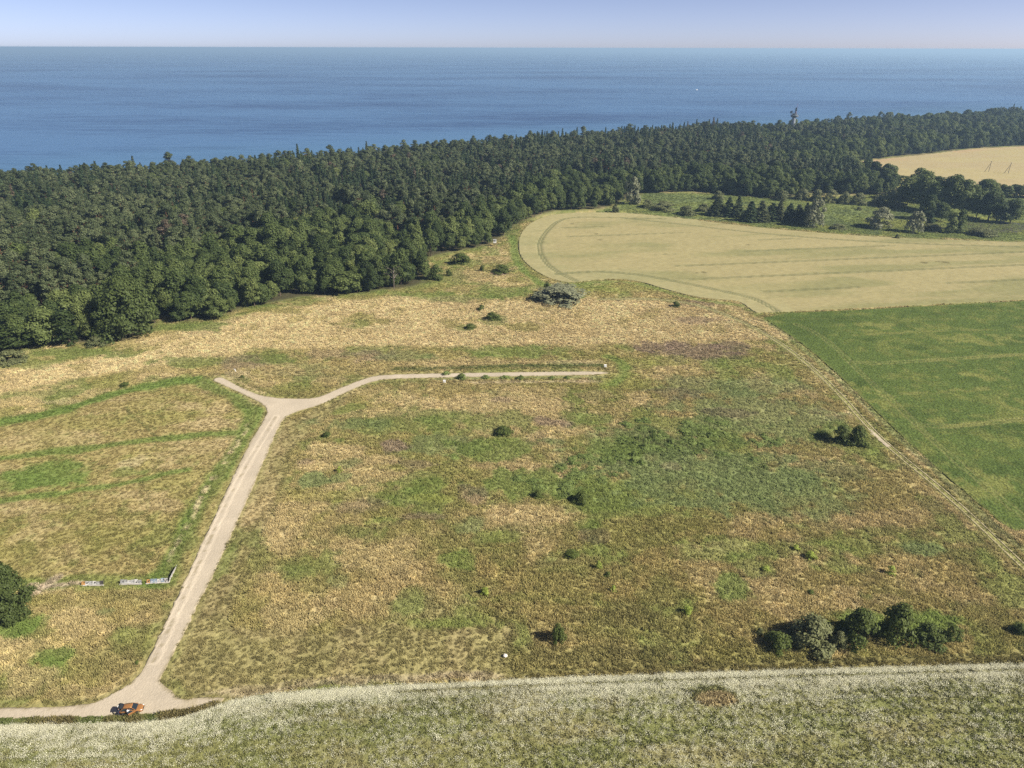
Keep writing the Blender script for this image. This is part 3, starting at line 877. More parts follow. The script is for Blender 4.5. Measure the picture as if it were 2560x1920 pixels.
# wheat
ROW = GP([(1890, 782), (2560, 748)])
rdir = (ROW[1] - ROW[0]) / np.hypot(*(ROW[1] - ROW[0]))
rnor = np.array([-rdir[1], rdir[0]])
W_TRAM = [smooth_line(GP(p)) for p in (
    [(1660, 547), (1500, 543), (1440, 542), (1395, 550), (1364, 580), (1347, 608), (1352, 639), (1375, 668), (1406, 686), (1440, 702)],
    [(1391, 685), (1450, 680), (1500, 678), (1597, 686), (1660, 698), (1740, 713), (1817, 730), (1880, 744), (1915, 760), (1945, 780)],
    [(1560, 545), (1700, 560), (1870, 580), (2000, 592), (2200, 606), (2560, 618), (2800, 622)])]
def wheat_tram(X, Y):
    d = np.full(len(X), 9.0)
    for P in W_TRAM:
        d = np.minimum(d, np.abs(pline(X, Y, P, 9) - 1.0))
    s = ((X - ROW[0][0]) * rnor[0] + (Y - ROW[0][1]) * rnor[1])
    k = (s + 9) / 27.0
    r = np.abs((k - np.floor(k)) * 27.0 - 13.5)
    q = np.abs(r - .95) + 1.1 * sstep(.45, .62, fbm(X, Y, 70, 561, 2))
    inner = -sdf(X, Y, WHEAT, 2) > 24
    return np.minimum(d, np.where(inner, q + .12, 9.0))
def wheat_paint(X, Y):
    n = len(X)
    s = (X * rnor[0] + Y * rnor[1])
    t = (X * rdir[0] + Y * rdir[1])
    a = fbm(t / 5, s, 14, 571, 4)
    b2 = fbm(X, Y, 60, 573, 4)
    col = np.tile(C(.305, .268, .135), (n, 1))
    m = sstep(.44, .62, a * .65 + b2 * .35) * .8
    col += (C(.215, .21, .095) - col) * m[:, None]
    m = sstep(.55, .7, fbm(t / 3, s, 30, 577, 3)) * .4
    col += (C(.335, .29, .147) - col) * m[:, None]
    e = -sdf(X, Y, WHEAT, 2)
    m = (1 - sstep(6, 30, e)) * .45 * (X < 140)
    col += (C(.31, .29, .15) - col) * m[:, None]
    m = (1 - sstep(.35, .85, wheat_tram(X, Y))) * .9
    col += (C(.14, .145, .07) - col) * m[:, None]
    for cx, cy, r_ in ((2310, 657, 9), (2345, 654, 6), (2365, 656, 10), (1760, 681, 7), (1743, 682, 5), (1803, 662, 5), (1870, 612, 5), (1490, 585, 6), (1500, 600, 6), (1430, 560, 5)):
        m = ell(X, Y, cx, cy, r_, r_ * .28, (fbm(X, Y, 2, 583, 2) - .5)) * .8
        col += (C(.14, .125, .06) - col) * m[:, None]
    return col * (.9 + .2 * fbm(X, Y, 3, 581, 3))[:, None]
m_wheat = ground_mat('ripe wheat', .16, 1.0, .35, 1.0, streak=(-math.atan2(rdir[1], rdir[0]), (.25, 1, 1)))
wclip = (np.array([-1e4, -1e4]), np.array([760, 1e4]))
sheet('wheat_crop', WHEAT, 1.0, .06, m_wheat, wheat_paint, skirt=-.5, clip=wclip,
      zf=lambda X, Y: (fbm(X, Y, 2.5, 591, 2) - .5) * .18 - .3 * (1 - sstep(.2, .6, wheat_tram(X, Y))), kind='stuff',
      label='pale ripe wheat field curving round the corner of the wood', category='crop')
def far_paint(X, Y):
    col = np.tile(C(.345, .285, .155), (len(X), 1))
    m = sstep(.45, .65, fbm(X, Y * 2.5, 90, 601, 4)) * .6
    col += (C(.36, .31, .15) - col) * m[:, None]
    m = (1 - sstep(4, 30, -sdf(X, Y, FAR_FIELD, 3))) * sstep(.4, .6, fbm(X, Y, 30, 607, 3)) * .7
    col += (C(.37, .265, .15) - col) * m[:, None]
    return col * (.92 + .16 * fbm(X, Y, 9, 609, 3))[:, None]
sheet('stubble_field', FAR_FIELD, 4.0, .3, ground_mat('far stubble', .12, .4, .2, .5), far_paint, skirt=-.5, clip=(np.array([-1e4, -1e4]), np.array([1500, 1e4])), kind='stuff',
      label='far tan grain field at the right below the distant wood', category='crop')

# green crop
C_TRAM = [smooth_line(GP(p)) for p in ([(1990, 810), (2040, 830), (2090, 868), (2150, 930), (2240, 1010), (2330, 1098), (2440, 1195), (2560, 1292), (2700, 1400)],
                                       [(2130, 905), (2180, 908), (2260, 904), (2400, 895), (2560, 885), (2800, 868)], [(2290, 1060), (2340, 1066), (2420, 1063), (2560, 1047), (2800, 1020)])]
C_ROUGH = [smooth_line(GP(p)) for p in ([(2200, 908), (2400, 896), (2560, 885)], [(2360, 1066), (2560, 1046)], [(2130, 838), (2350, 828), (2560, 818)], [(2260, 985), (2560, 965)])]
def crop_tram(X, Y):
    d = np.full(len(X), 9.0)
    for P in C_TRAM:
        d = np.minimum(d, np.abs(pline(X, Y, P, 9) - .95))
    return d
def crop_paint(X, Y):
    n = len(X)
    col = np.tile(C(.085, .118, .032), (n, 1))
    a, b2 = fbm(X * .5, Y, 16, 611, 5), fbm(X, Y, 4, 613, 4)
    m = sstep(.5, .72, a * .4 + b2 * .6) * .6
    col += (C(.16, .17, .05) - col) * m[:, None]
    m = sstep(.55, .7, fbm(X * .4, Y, 9, 617, 4)) * .4
    col += (C(.042, .066, .02) - col) * m[:, None]
    for cx, cy, rx, ry in ((2450, 1200, 120, 40), (2240, 820, 120, 20), (2420, 850, 130, 20), (2180, 1000, 90, 24), (2400, 940, 130, 16), (2330, 1050, 70, 22), (2540, 1010, 60, 40), (2100, 960, 30, 14)):
        m = ell(X, Y, cx, cy, rx, ry, (a - .5) * 2.0) * sstep(.42, .6, b2) * .75
        col += (C(.17, .18, .055) - col) * m[:, None]
    d = np.full(n, 9.0)
    for P in C_ROUGH:
        d = np.minimum(d, pline(X, Y, P, 9))
    m = (1 - sstep(.6, 2.4, d)) * sstep(.4, .6, fbm(X * .6, Y, 3, 619, 3)) * .8
    col += (C(.17, .175, .055) - col) * m[:, None]
    m = (1 - sstep(.2, .6, crop_tram(X, Y))) * .45
    col += (C(.21, .205, .08) - col) * m[:, None]
    e = -sdf(X, Y, CROP, 2)
    m = (1 - sstep(.2, 2.0, e)) * .4
    col += (C(.15, .155, .05) - col) * m[:, None]
    return col * (.8 + .4 * fbm(X, Y, 1.6, 621, 3))[:, None]
sheet('green_crop', CROP, .8, -.06, ground_mat('leafy green crop', .50, 1.0, 1.0, 1.3), crop_paint, skirt=-.5, clip=(np.array([-1e4, -1e4]), np.array([420, 1e4])),
      zf=lambda X, Y: (fbm(X, Y, 2.0, 631, 3) - .5) * .3 - .1 * (1 - sstep(.2, .6, crop_tram(X, Y))), kind='stuff',
      label='dark green crop field with faint wheel tracks beside the farm track', category='crop')

# flowering field in the foreground
F_TRAM = [smooth_line(GP(p)) for p in ([(1000, 1730), (1240, 1718), (1500, 1707), (1800, 1697), (2200, 1685), (2560, 1675), (2800, 1668)],)]
def flower_paint(X, Y):
    n = len(X)
    e = -sdf(X, Y, FLOWER, 2)
    col = np.tile(C(.20, .20, .078), (n, 1))
    a = fbm(X * .5, Y, 6, 641, 4)
    m = sstep(.42, .65, a) * .6
    col += (C(.155, .175, .06) - col) * m[:, None]
    m = sstep(.5, .7, fbm(X * .3, Y, 5, 643, 4)) * .6
    col += (C(.26, .23, .115) - col) * m[:, None]
    m = ell(X, Y, 1790, 1746, 48, 18, (a - .5)) * .9
    col += (C(.40, .32, .17) - col) * m[:, None]
    m = np.exp(-e / 2.6) * sstep(.0, .4, e) * (.1 + .35 * fbm(X, Y, 2.5, 645, 3))
    col += (C(.56, .55, .42) - col) * m[:, None]
    for P in F_TRAM:
        m = (1 - sstep(.2, .55, pline(X, Y, P, 4))) * .8
        col += (C(.13, .125, .05) - col) * m[:, None]
    return col * (.85 + .3 * fbm(X, Y, 1.0, 651, 3))[:, None]
sheet('flower_field', FLOWER, .7, -.05, ground_mat('flower field greens', .3, 2.0, .6, 2.5), flower_paint, skirt=-.5,
      zf=lambda X, Y: (fbm(X, Y, 1.6, 661, 3) - .5) * .25, kind='structure')

# pond in the marsh
m_pond = plain('pond water', (.05, .045, .03), .45, noise=.1, scale=.05)
PP = smooth_poly(GP([(2405, 558), (2450, 552), (2530, 556), (2600, 566), (2560, 580), (2480, 584), (2440, 572)]), 2)
PP = PP + np.stack([fbm(PP[:, 0], PP[:, 1], 9, 671, 2) - .5, fbm(PP[:, 0], PP[:, 1], 9, 673, 2) - .5], 1) * 8
obj('pond', mesh_np('pond', np.c_[PP, np.full(len(PP), .12)], np.arange(len(PP))[None, :], [m_pond]), kind='structure')

# ------------------------------------------------------------------ scattering (masses nobody could count)
def scatter(name, pts, protos, idx, scl, rot, col, **props):
    me = bpy.data.meshes.new(name)
    me.vertices.add(len(pts))
    me.vertices.foreach_set('co', np.asarray(pts, np.float32).ravel())
    a = me.attributes.new('idx', 'INT', 'POINT'); a.data.foreach_set('value', np.asarray(idx, np.int32))
    a = me.attributes.new('scl', 'FLOAT_VECTOR', 'POINT'); a.data.foreach_set('vector', np.asarray(scl, np.float32).ravel())
    a = me.attributes.new('rot', 'FLOAT_VECTOR', 'POINT'); a.data.foreach_set('vector', np.asarray(rot, np.float32).ravel())
    if col is not None:
        add_col(me, col)
    o = obj(name, me, **props)
    coll = bpy.data.collections.new(name + ' kinds')
    for k, p in enumerate(protos):
        coll.objects.link(bpy.data.objects.new('%s_%02d' % (name, k), p))
    ng = bpy.data.node_groups.new(name, 'GeometryNodeTree')
    ng.interface.new_socket('Geometry', in_out='INPUT', socket_type='NodeSocketGeometry')
    ng.interface.new_socket('Geometry', in_out='OUTPUT', socket_type='NodeSocketGeometry')
    N, L = ng.nodes, ng.links
    gi, go = N.new('NodeGroupInput'), N.new('NodeGroupOutput')
    ci = N.new('GeometryNodeCollectionInfo')
    ci.inputs[0].default_value = coll
    ci.inputs['Separate Children'].default_value = True
    ci.inputs['Reset Children'].default_value = True
    ip = N.new('GeometryNodeInstanceOnPoints')
    ip.inputs['Pick Instance'].default_value = True
    def na(nm, ty):
        x = N.new('GeometryNodeInputNamedAttribute')
        x.data_type = ty
        x.inputs[0].default_value = nm
        return x.outputs[0]
    L.new(gi.outputs[0], ip.inputs['Points'])
    L.new(ci.outputs[0], ip.inputs['Instance'])
    L.new(na('idx', 'INT'), ip.inputs['Instance Index'])
    L.new(na('rot', 'FLOAT_VECTOR'), ip.inputs['Rotation'])
    L.new(na('scl', 'FLOAT_VECTOR'), ip.inputs['Scale'])
    L.new(ip.outputs[0], go.inputs[0])
    md = o.modifiers.new('scatter', 'NODES')
    md.node_group = ng
    return o

rng = np.random.default_rng(7)
def blades(seed, n, rad, hgt, wid, lean, mats):
    r = np.random.default_rng(seed)
    a, q = r.uniform(0, 6.283, n), np.sqrt(r.uniform(0, 1, n)) * rad
    base = np.stack([np.cos(a) * q, np.sin(a) * q, np.full(n, -.05)], 1)
    hh = hgt * r.uniform(.55, 1.1, n)
    ta = r.uniform(0, 6.283, n)
    tip = base + np.stack([np.cos(ta) * lean * hh * r.uniform(.2, 1, n), np.sin(ta) * lean * hh * r.uniform(.2, 1, n), hh], 1)
    sa = r.uniform(0, 6.283, n)
    sv = np.stack([np.cos(sa), np.sin(sa), np.zeros(n)], 1) * (wid * r.uniform(.6, 1.3, n))[:, None]
    mid_ = base * .45 + tip * .55
    V = np.stack([base - sv * .6, base + sv * .6, mid_ + sv, tip, mid_ - sv], 1).reshape(-1, 3)
    i = np.arange(n)[:, None] * 5
    return mesh_np('grass tuft', V, [np.concatenate([i, i + 1, i + 2, i + 4], 1), np.concatenate([i + 4, i + 2, i + 3], 1)], mats)

def leafy(seed, n, rad, hgt, size, mats, flat=.5):
    r = np.random.default_rng(seed)
    a, q = r.uniform(0, 6.283, n), np.sqrt(r.uniform(0, 1, n))
    c = np.stack([np.cos(a) * q * rad, np.sin(a) * q * rad, hgt * (1 - q ** 2) * r.uniform(.35, 1.05, n) + .04], 1)
    nn = np.stack([np.cos(a) * q * .8, np.sin(a) * q * .8, np.full(n, .8)], 1) + r.normal(0, flat, (n, 3))
    return quads(c, nn, size * r.uniform(.6, 1.4, n), r, mats)

def quad_geo(c, nn, size, r, aspect=.6):
    nn = nn / (np.linalg.norm(nn, axis=1)[:, None] + 1e-9)
    t = np.cross(nn, r.normal(0, 1, c.shape))
    t /= (np.linalg.norm(t, axis=1)[:, None] + 1e-9)
    u = np.cross(nn, t)
    s = size[:, None]
    V = np.stack([c - t * s, c + u * s * aspect, c + t * s, c - u * s * aspect], 1).reshape(-1, 3)
    i = np.arange(len(c))[:, None] * 4
    return V, np.concatenate([i, i + 1, i + 2, i + 3], 1)
def quads(c, nn, size, r, mats, aspect=.6):
    V, F = quad_geo(c, nn, size, r, aspect)
    return mesh_np('leaves', V, F, mats)

m_tuft = tuft_mat('meadow plants', .35, .28, .66)
TUFTS = [blades(1, 26, .55, .95, .075, .45, [m_tuft]), blades(2, 22, .5, 1.0, .07, .6, [m_tuft]), blades(3, 30, .6, .8, .085, .5, [m_tuft]),
         leafy(4, 34, .6, .7, .16, [m_tuft]), leafy(5, 30, .55, .6, .15, [m_tuft], .7)]

def scatter_meadow():
    P = []
    for y0, y1, dens in ((84, 170, 3.0), (170, 250, 2.3), (250, 340, 1.6), (340, 430, 1.1), (430, 540, .7), (540, 800, .22)):
        xw = (y1 * CP + CAM_H * SP) * .80
        n_ = int((y1 - y0) * 2 * xw * dens)
        p = np.stack([rng.uniform(-xw, xw, n_), rng.uniform(y0, y1, n_)], 1)
        P.append(p[np.abs(p[:, 0]) < (p[:, 1] * CP + CAM_H * SP) * .78])
    vs_ = VERGE[rng.integers(0, len(VERGE) - 1, 2600)] + rng.normal(0, 1.3, (2600, 2))      # tall weeds between road and flowers
    P.append(vs_)
    P = np.concatenate(P)
    col, h, den = paint(P[:, 0], P[:, 1])
    keep = (den > 0) & (P[:, 1] < np.interp(P[:, 0], COASTX[:, 0], COASTX[:, 1]) - 30) & ((P[:, 1] < 540) | (sdf(P[:, 0], P[:, 1], MARSH, 5) < 2)) & (rng.random(len(P)) < .5 + .5 * sstep(.2, .6, h))
    P, col, h = P[keep], col[keep], h[keep]
    green = (col[:, 1] > col[:, 0] * .98)
    n_ = len(P)
    idx = np.where(green, rng.integers(3, 5, n_), rng.integers(0, 3, n_))
    idx = np.where(rng.random(n_) < .12, rng.integers(0, 5, n_), idx)
    s = h * rng.uniform(.65, 1.35, n_)
    wd = np.clip(.45 + h * .75, .5, 1.15) * rng.uniform(.75, 1.3, n_)
    far = 1 + 1.2 * sstep(430, 560, P[:, 1])          # reeds and tall marsh grass
    s, wd = s * (1 + (far - 1) * .5), wd * far
    scl = np.stack([wd, wd, s], 1)
    rot = np.stack([rng.normal(0, .12, n_), rng.normal(-.08, .12, n_), rng.uniform(0, 6.283, n_)], 1)
    z = np.full((n_, 1), -.2)
    # taller tufts are painted paler to offset the shade among their blades
    col = col * (1.05 + np.where(green, .27, .37) * sstep(.25, .6, h))[:, None] * rng.uniform(.85, 1.2, n_)[:, None]
    scatter('meadow_grass', np.c_[P, z], TUFTS, idx, scl, rot, np.clip(col, 0, .8), kind='stuff',
            label='rough meadow of dry golden grass and green weeds', category='grass')
    return n_
N_GRASS = scatter_meadow()

# white flowers
m_fl = tuft_mat('white umbels', .25, .25)
def umbels(seed, n, rad, hgt, size):
    r = np.random.default_rng(seed)
    c = np.stack([r.normal(0, rad, n), r.normal(0, rad, n), hgt * r.uniform(.6, 1.1, n)], 1)
    return quads(c, np.stack([r.normal(0, .55, n), r.normal(0, .55, n), np.ones(n)], 1), size * r.uniform(.6, 1.3, n), r, [m_fl], .8)
FL = [umbels(11, 22, .34, .5, .065), umbels(12, 18, .3, .45, .075), umbels(13, 26, .4, .55, .06), blades(14, 16, .45, .55, .06, .5, [m_fl]), leafy(15, 22, .5, .4, .13, [m_fl])]
def scatter_flowers():
    xw = 210
    n_ = 270000
    P = np.stack([rng.uniform(-xw, xw, n_), rng.uniform(66, 140, n_)], 1)
    top_ = smooth_line(GP(FLOWER_TOP), 2)
    k_ = rng.uniform(0, 1, 36000)
    ex = np.stack([rng.uniform(-200, 200, 36000), np.zeros(36000)], 1)
    ex[:, 1] = np.interp(ex[:, 0], top_[:, 0], top_[:, 1]) - .1 + 2.8 * np.log(np.clip(1 - k_, .08, 1))
    P = np.concatenate([P, ex])
    P = P[(np.abs(P[:, 0]) < (P[:, 1] * CP + CAM_H * SP) * .78)]
    e = -sdf(P[:, 0], P[:, 1], FLOWER, 2)
    P, e = P[e > .1], e[e > .1]
    tr = pline(P[:, 0], P[:, 1], F_TRAM[0], 4)
    a = fbm(P[:, 0] * .45, P[:, 1], 4.5, 641, 4)
    b2 = fbm(P[:, 0], P[:, 1], 14, 643, 3)
    rows = .5 + .5 * np.sin(e * 2.6 + 2.5 * b2)
    p_white = np.clip(.05 + 1.05 * np.exp(-e / 3.0) * (.35 + .65 * sstep(.3, .6, a)) + (.17 + .14 * rows) * sstep(.40, .62, a * .6 + b2 * .4) * np.exp(-e / 30) + .10 * rows, 0, .95)
    p_white *= sstep(.3, .6, tr)
    clump = ell(P[:, 0], P[:, 1], 1790, 1746, 55, 22, (a - .5))
    p_white *= 1 - clump
    white = rng.random(len(P)) < p_white
    keep = (white | (rng.random(len(P)) < .45)) & (tr > .28)
    P, white, e, clump = P[keep], white[keep], e[keep], clump[keep]
    col = flower_paint(P[:, 0], P[:, 1]) * 1.15
    k = rng.random((len(P), 1))
    wc = C(.74, .73, .57) * (1 - k * .3) + C(.55, .52, .28) * k * .3
    col = np.where(white[:, None], wc, col)
    n2_ = len(P)
    idx = np.where(white, rng.integers(0, 3, n2_), rng.integers(3, 5, n2_))
    s = rng.uniform(.55, 1.1, n2_)[:, None] * np.ones((1, 3))
    s[:, 2] *= 1 + clump * .6
    scatter('white_flowers', np.c_[P, np.full(n2_, -.15)], FL, idx, s, np.stack([np.zeros(n2_), np.zeros(n2_), rng.uniform(0, 6.28, n2_)], 1), col, kind='stuff',
            label='white flowering weeds covering the foreground field', category='flowers')
    return n2_
N_FLOWER = scatter_flowers()

# ------------------------------------------------------------------ trees
m_dec = leaf_mat('broad leaves', [(0, (.032, .048, .016)), (.35, (.06, .085, .026)), (.65, (.10, .13, .04)), (1, (.17, .20, .065))], .25)
m_pine = leaf_mat('pine needles', [(0, (.038, .052, .021)), (.5, (.074, .093, .041)), (1, (.122, .142, .066))], .12, dead=(.99, (.095, .075, .05)))
m_spruce = leaf_mat('spruce needles', [(0, (.026, .046, .02)), (.6, (.045, .066, .028)), (1, (.075, .08, .038))], .1, dead=(.97, (.10, .078, .05)))
m_willow = leaf_mat('silver willow leaves', [(0, (.18, .19, .115)), (1, (.24, .25, .15))], .2)
m_sallow = leaf_mat('grey green willow leaves', [(0, (.12, .135, .06)), (1, (.17, .18, .08))], .2)
m_bright = leaf_mat('bright young leaves', [(0, (.24, .30, .06)), (1, (.32, .38, .08))], .3)
m_bush = leaf_mat('bush leaves', [(0, (.075, .10, .027)), (1, (.125, .155, .04))], .25)
m_weed = leaf_mat('nettle leaves', [(0, (.14, .19, .055)), (1, (.22, .275, .085))], .25)
m_oak = leaf_mat('oak leaves', [(0, (.052, .074, .022)), (1, (.08, .105, .032))], .25)
m_bark = plain('bark', (.12, .09, .065), .9, scale=2)
m_pbark = plain('pine bark', (.24, .12, .065), .9, scale=2)
m_dead = plain('dead grey wood', (.17, .14, .12), .9, scale=2)

def blob_leaves(blobs, per, size, r, top, squash=1.0, droop=.0, core=(0, 0, 0)):
    """leaf sprays over the skins of overlapping foliage clumps"""
    cs, ns = [], []
    core = np.array(core, float)
    for bx, by, bz, br in blobs:
        k = max(8, int(per * (br / top) ** 2))
        d = r.normal(0, 1, (k, 3))
        d /= np.linalg.norm(d, axis=1)[:, None]
        d[:, 2] = np.where(d[:, 2] < -.35, -d[:, 2], d[:, 2])
        rad = br * r.uniform(.62, 1.08, k)[:, None]
        c = np.array([bx, by, bz]) + d * rad * np.array([1, 1, squash])
        out = c - core
        out /= (np.linalg.norm(out, axis=1)[:, None] + 1e-6)
        cs.append(c)
        ns.append(d * .8 + out * .35 + np.array([0, 0, .25]) + r.normal(0, .42, (k, 3)))
    c, nn = np.concatenate(cs), np.concatenate(ns)
    return quad_geo(c, nn, size * r.uniform(.6, 1.35, len(c)), r, .62)

def trunk_mb(r, H, rad, limbs, lean=.02, z0=.35):
    mb = MB()
    pts = [(0, 0, -.4)]
    x = y = 0.0
    for k in range(1, 6):
        x += r.normal(0, lean) * H / 5
        y += r.normal(0, lean) * H / 5
        pts.append((x, y, H * k / 5))
    mb.tube(pts, [rad * 1.25] + [rad * (1 - .8 * k / 5) for k in range(1, 6)], 6)
    for k in range(limbs):
        t = r.uniform(z0, .85)
        a = r.uniform(0, 6.283)
        p = Vector((pts[3][0] * t, pts[3][1] * t, H * t))
        L = H * r.uniform(.14, .3)
        q = p + Vector((math.cos(a) * L, math.sin(a) * L, L * r.uniform(.3, .8)))
        mb.bar(p, q, rad * .4 * (1.1 - t), rad * .1, 4)
    return mb

def tree_kind(kind, seed):
    """returns (crown V, F, trunk MB, crown material, bark material, height, radius)"""
    r = np.random.default_rng(seed)
    if kind == 'dec':
        H, W = r.uniform(13, 18), r.uniform(4.4, 6.6)
        bl = []
        for k in range(44):
            t = r.uniform(.18, 1)
            prof = math.sin(min(1, (t - .05) * 1.02) ** .75 * math.pi) ** .65
            a, q = r.uniform(0, 6.283), r.uniform(.45, 1) ** .6
            br = r.uniform(1.3, 2.3)
            bl.append((math.cos(a) * W * prof * q * .82, math.sin(a) * W * prof * q * .82, H * (.06 + .88 * t) - br * .3, br))
        bl += [(r.normal(0, W * .25), r.normal(0, W * .25), H * r.uniform(.4, .8), 2.6) for _ in range(6)]
        V, F = blob_leaves(bl, 112, .42, r, 2.0, .85, core=(0, 0, H * .5))
        return V, F, trunk_mb(r, H * .8, .3, 6), m_dec, m_bark, H, W
    if kind == 'pine':
        H, W = r.uniform(16, 19), r.uniform(3.0, 3.8)
        bl = []
        for k in range(20):
            t = r.uniform(0, 1)
            a, q = r.uniform(0, 6.283), math.sqrt(r.uniform(.05, 1))
            wv_ = W * (1 - .55 * t ** 2)
            bl.append((math.cos(a) * wv_ * q * .85, math.sin(a) * wv_ * q * .85, H * (.56 + .38 * t), r.uniform(1.0, 1.8)))
        bl.append((0, 0, H * .95, 1.4))
        V, F = blob_leaves(bl, 82, .36, r, 1.4, .7, core=(0, 0, H * .66))
        return V, F, trunk_mb(r, H * .93, .24, 7, .015, .5), m_pine, m_pbark, H, W
    if kind == 'spruce':
        H, W = r.uniform(17, 20), r.uniform(2.6, 3.2)
        cs, ns, ss = [], [], []
        for k in range(26):
            t = (k + .5) / 26
            rad = W * (1 - t) ** .85 + .15
            nb = int(7 + 16 * (1 - t))
            a = r.uniform(0, 6.283, nb)
            for f_ in (.45, .75, 1.0):
                rr = rad * f_ * r.uniform(.85, 1.12, nb)
                z = H * (.08 + .92 * t) - rr * .35 + r.normal(0, .12, nb)
                cs.append(np.stack([np.cos(a) * rr, np.sin(a) * rr, z], 1))
                ns.append(np.stack([np.cos(a) * .55, np.sin(a) * .55, np.full(nb, .8)], 1) + r.normal(0, .3, (nb, 3)))
                ss.append(np.full(nb, .62) * r.uniform(.7, 1.25, nb))
        V, F = quad_geo(np.concatenate(cs), np.concatenate(ns), np.concatenate(ss), r, .5)
        return V, F, trunk_mb(r, H * .97, .24, 0), m_spruce, m_bark, H, W
    if kind in ('willow', 'sallow', 'bush', 'bright', 'oak', 'poplar', 'weed', 'round'):
        H, W, nb, mat, lo = {'willow': (11, 5.6, 46, m_willow, .06), 'sallow': (7, 5.0, 40, m_sallow, .0), 'bush': (5, 3.4, 26, m_bush, .0), 'bright': (3, 1.7, 16, m_bright, .0),
                             'oak': (18, 11, 110, m_oak, .03), 'weed': (1.5, 2.2, 30, m_weed, .0), 'round': (17, 7.2, 70, m_dec, .05), 'poplar': (14, 2.9, 34, m_dec, .04)}[kind]
        bl = []
        bs = {'round': 2.1, 'weed': .5, 'oak': 2.5, 'bright': .62, 'bush': 1.1, 'sallow': 1.35, 'willow': 1.6, 'poplar': 1.3}[kind]
        for k in range(nb):
            t = r.uniform(0, 1)
            prof = math.sqrt(max(0, 1 - (t * 1.02) ** 2.2)) if kind != 'poplar' else math.sin((.08 + .9 * t) * math.pi) ** .6
            a, q = r.uniform(0, 6.283), r.uniform(.02, 1) ** .5
            br = bs * r.uniform(.6, 1.35)
            q *= r.uniform(.88, 1.12)
            bl.append((math.cos(a) * (W - br * .6) * prof * q, math.sin(a) * (W - br * .6) * prof * q, max(br * .35, H * (lo + (.97 - lo) * t) - br * .5), br))
        per = {'round': 120, 'weed': 26, 'oak': 150, 'bright': 34, 'bush': 84, 'sallow': 84, 'willow': 64, 'poplar': 60}[kind]
        sz = {'round': .42, 'weed': .17, 'oak': .44, 'bright': .2, 'bush': .24, 'sallow': .32, 'willow': .42, 'poplar': .42}[kind]
        V, F = blob_leaves(bl, per, sz, r, bs, .9, core=(0, 0, H * .35))
        return V, F, trunk_mb(r, H * .7, .03 * H * (.6 if kind not in ('oak', 'round') else .8), 5, .03, .1), mat, m_bark, H, W

KINDS = {}
for k_, cnt in (('dec', 5), ('pine', 5), ('spruce', 3), ('willow', 2), ('sallow', 3), ('bush', 4), ('bright', 3), ('oak', 1), ('poplar', 2), ('weed', 4), ('round', 3)):
    KINDS[k_] = []
    for i in range(cnt):
        V, F, tmb, mc, mb_, H, W = tree_kind(k_, 100 + 7 * i + 13 * len(KINDS))
        crown = mesh_np('crown', V, F, [mc])
        trunk = tmb.mesh('trunk', mb_)
        tv = np.array(tmb.v)
        q4 = np.array([f for f in tmb.f if len(f) == 4])
        both = mesh_np('tree', np.concatenate([V, tv]), [np.concatenate([F, q4 + len(V)])], [mc, mb_], np.r_[np.zeros(len(F)), np.ones(len(q4))])
        KINDS[k_].append(dict(crown=crown, trunk=trunk, both=both, H=H, W=W))

def plant(name, kind, var, x, y, scl, label, cat='tree', group=None, rz=None, z=-.15):
    """one tree or bush: an empty at its foot with its trunk and crown"""
    d = KINDS[kind][var % len(KINDS[kind])]
    if np.isscalar(scl):
        scl = (scl, scl, scl)
    o = thing(name, (x, y, z), label, cat, group, rng.uniform(0, 6.283) if rz is None else rz, scl)
    obj('trunk' if cat == 'tree' else 'stem', d['trunk'], o)
    obj('crown' if cat == 'tree' else 'foliage', d['crown'], o)
    return o

def by_pixels(px, py, wpx, hpx, kind, var):
    """scale a plant so that it stands at (px, py) and covers wpx x hpx source pixels"""
    d = KINDS[kind][var % len(KINDS[kind])]
    x, y = G(px, py)
    sx, _ = scale_at(px, py)
    W = wpx / sx
    dep = math.atan2(CAM_H, y)
    Hh = max((hpx / sx - W * .45 * math.sin(dep)) / math.cos(dep), W * (.14 if kind == 'weed' else .24 if kind in ('sallow', 'willow') else .35))
    s = W / (2 * d['W'])
    return x, y + W * .3, (s, s, Hh / d['H'])

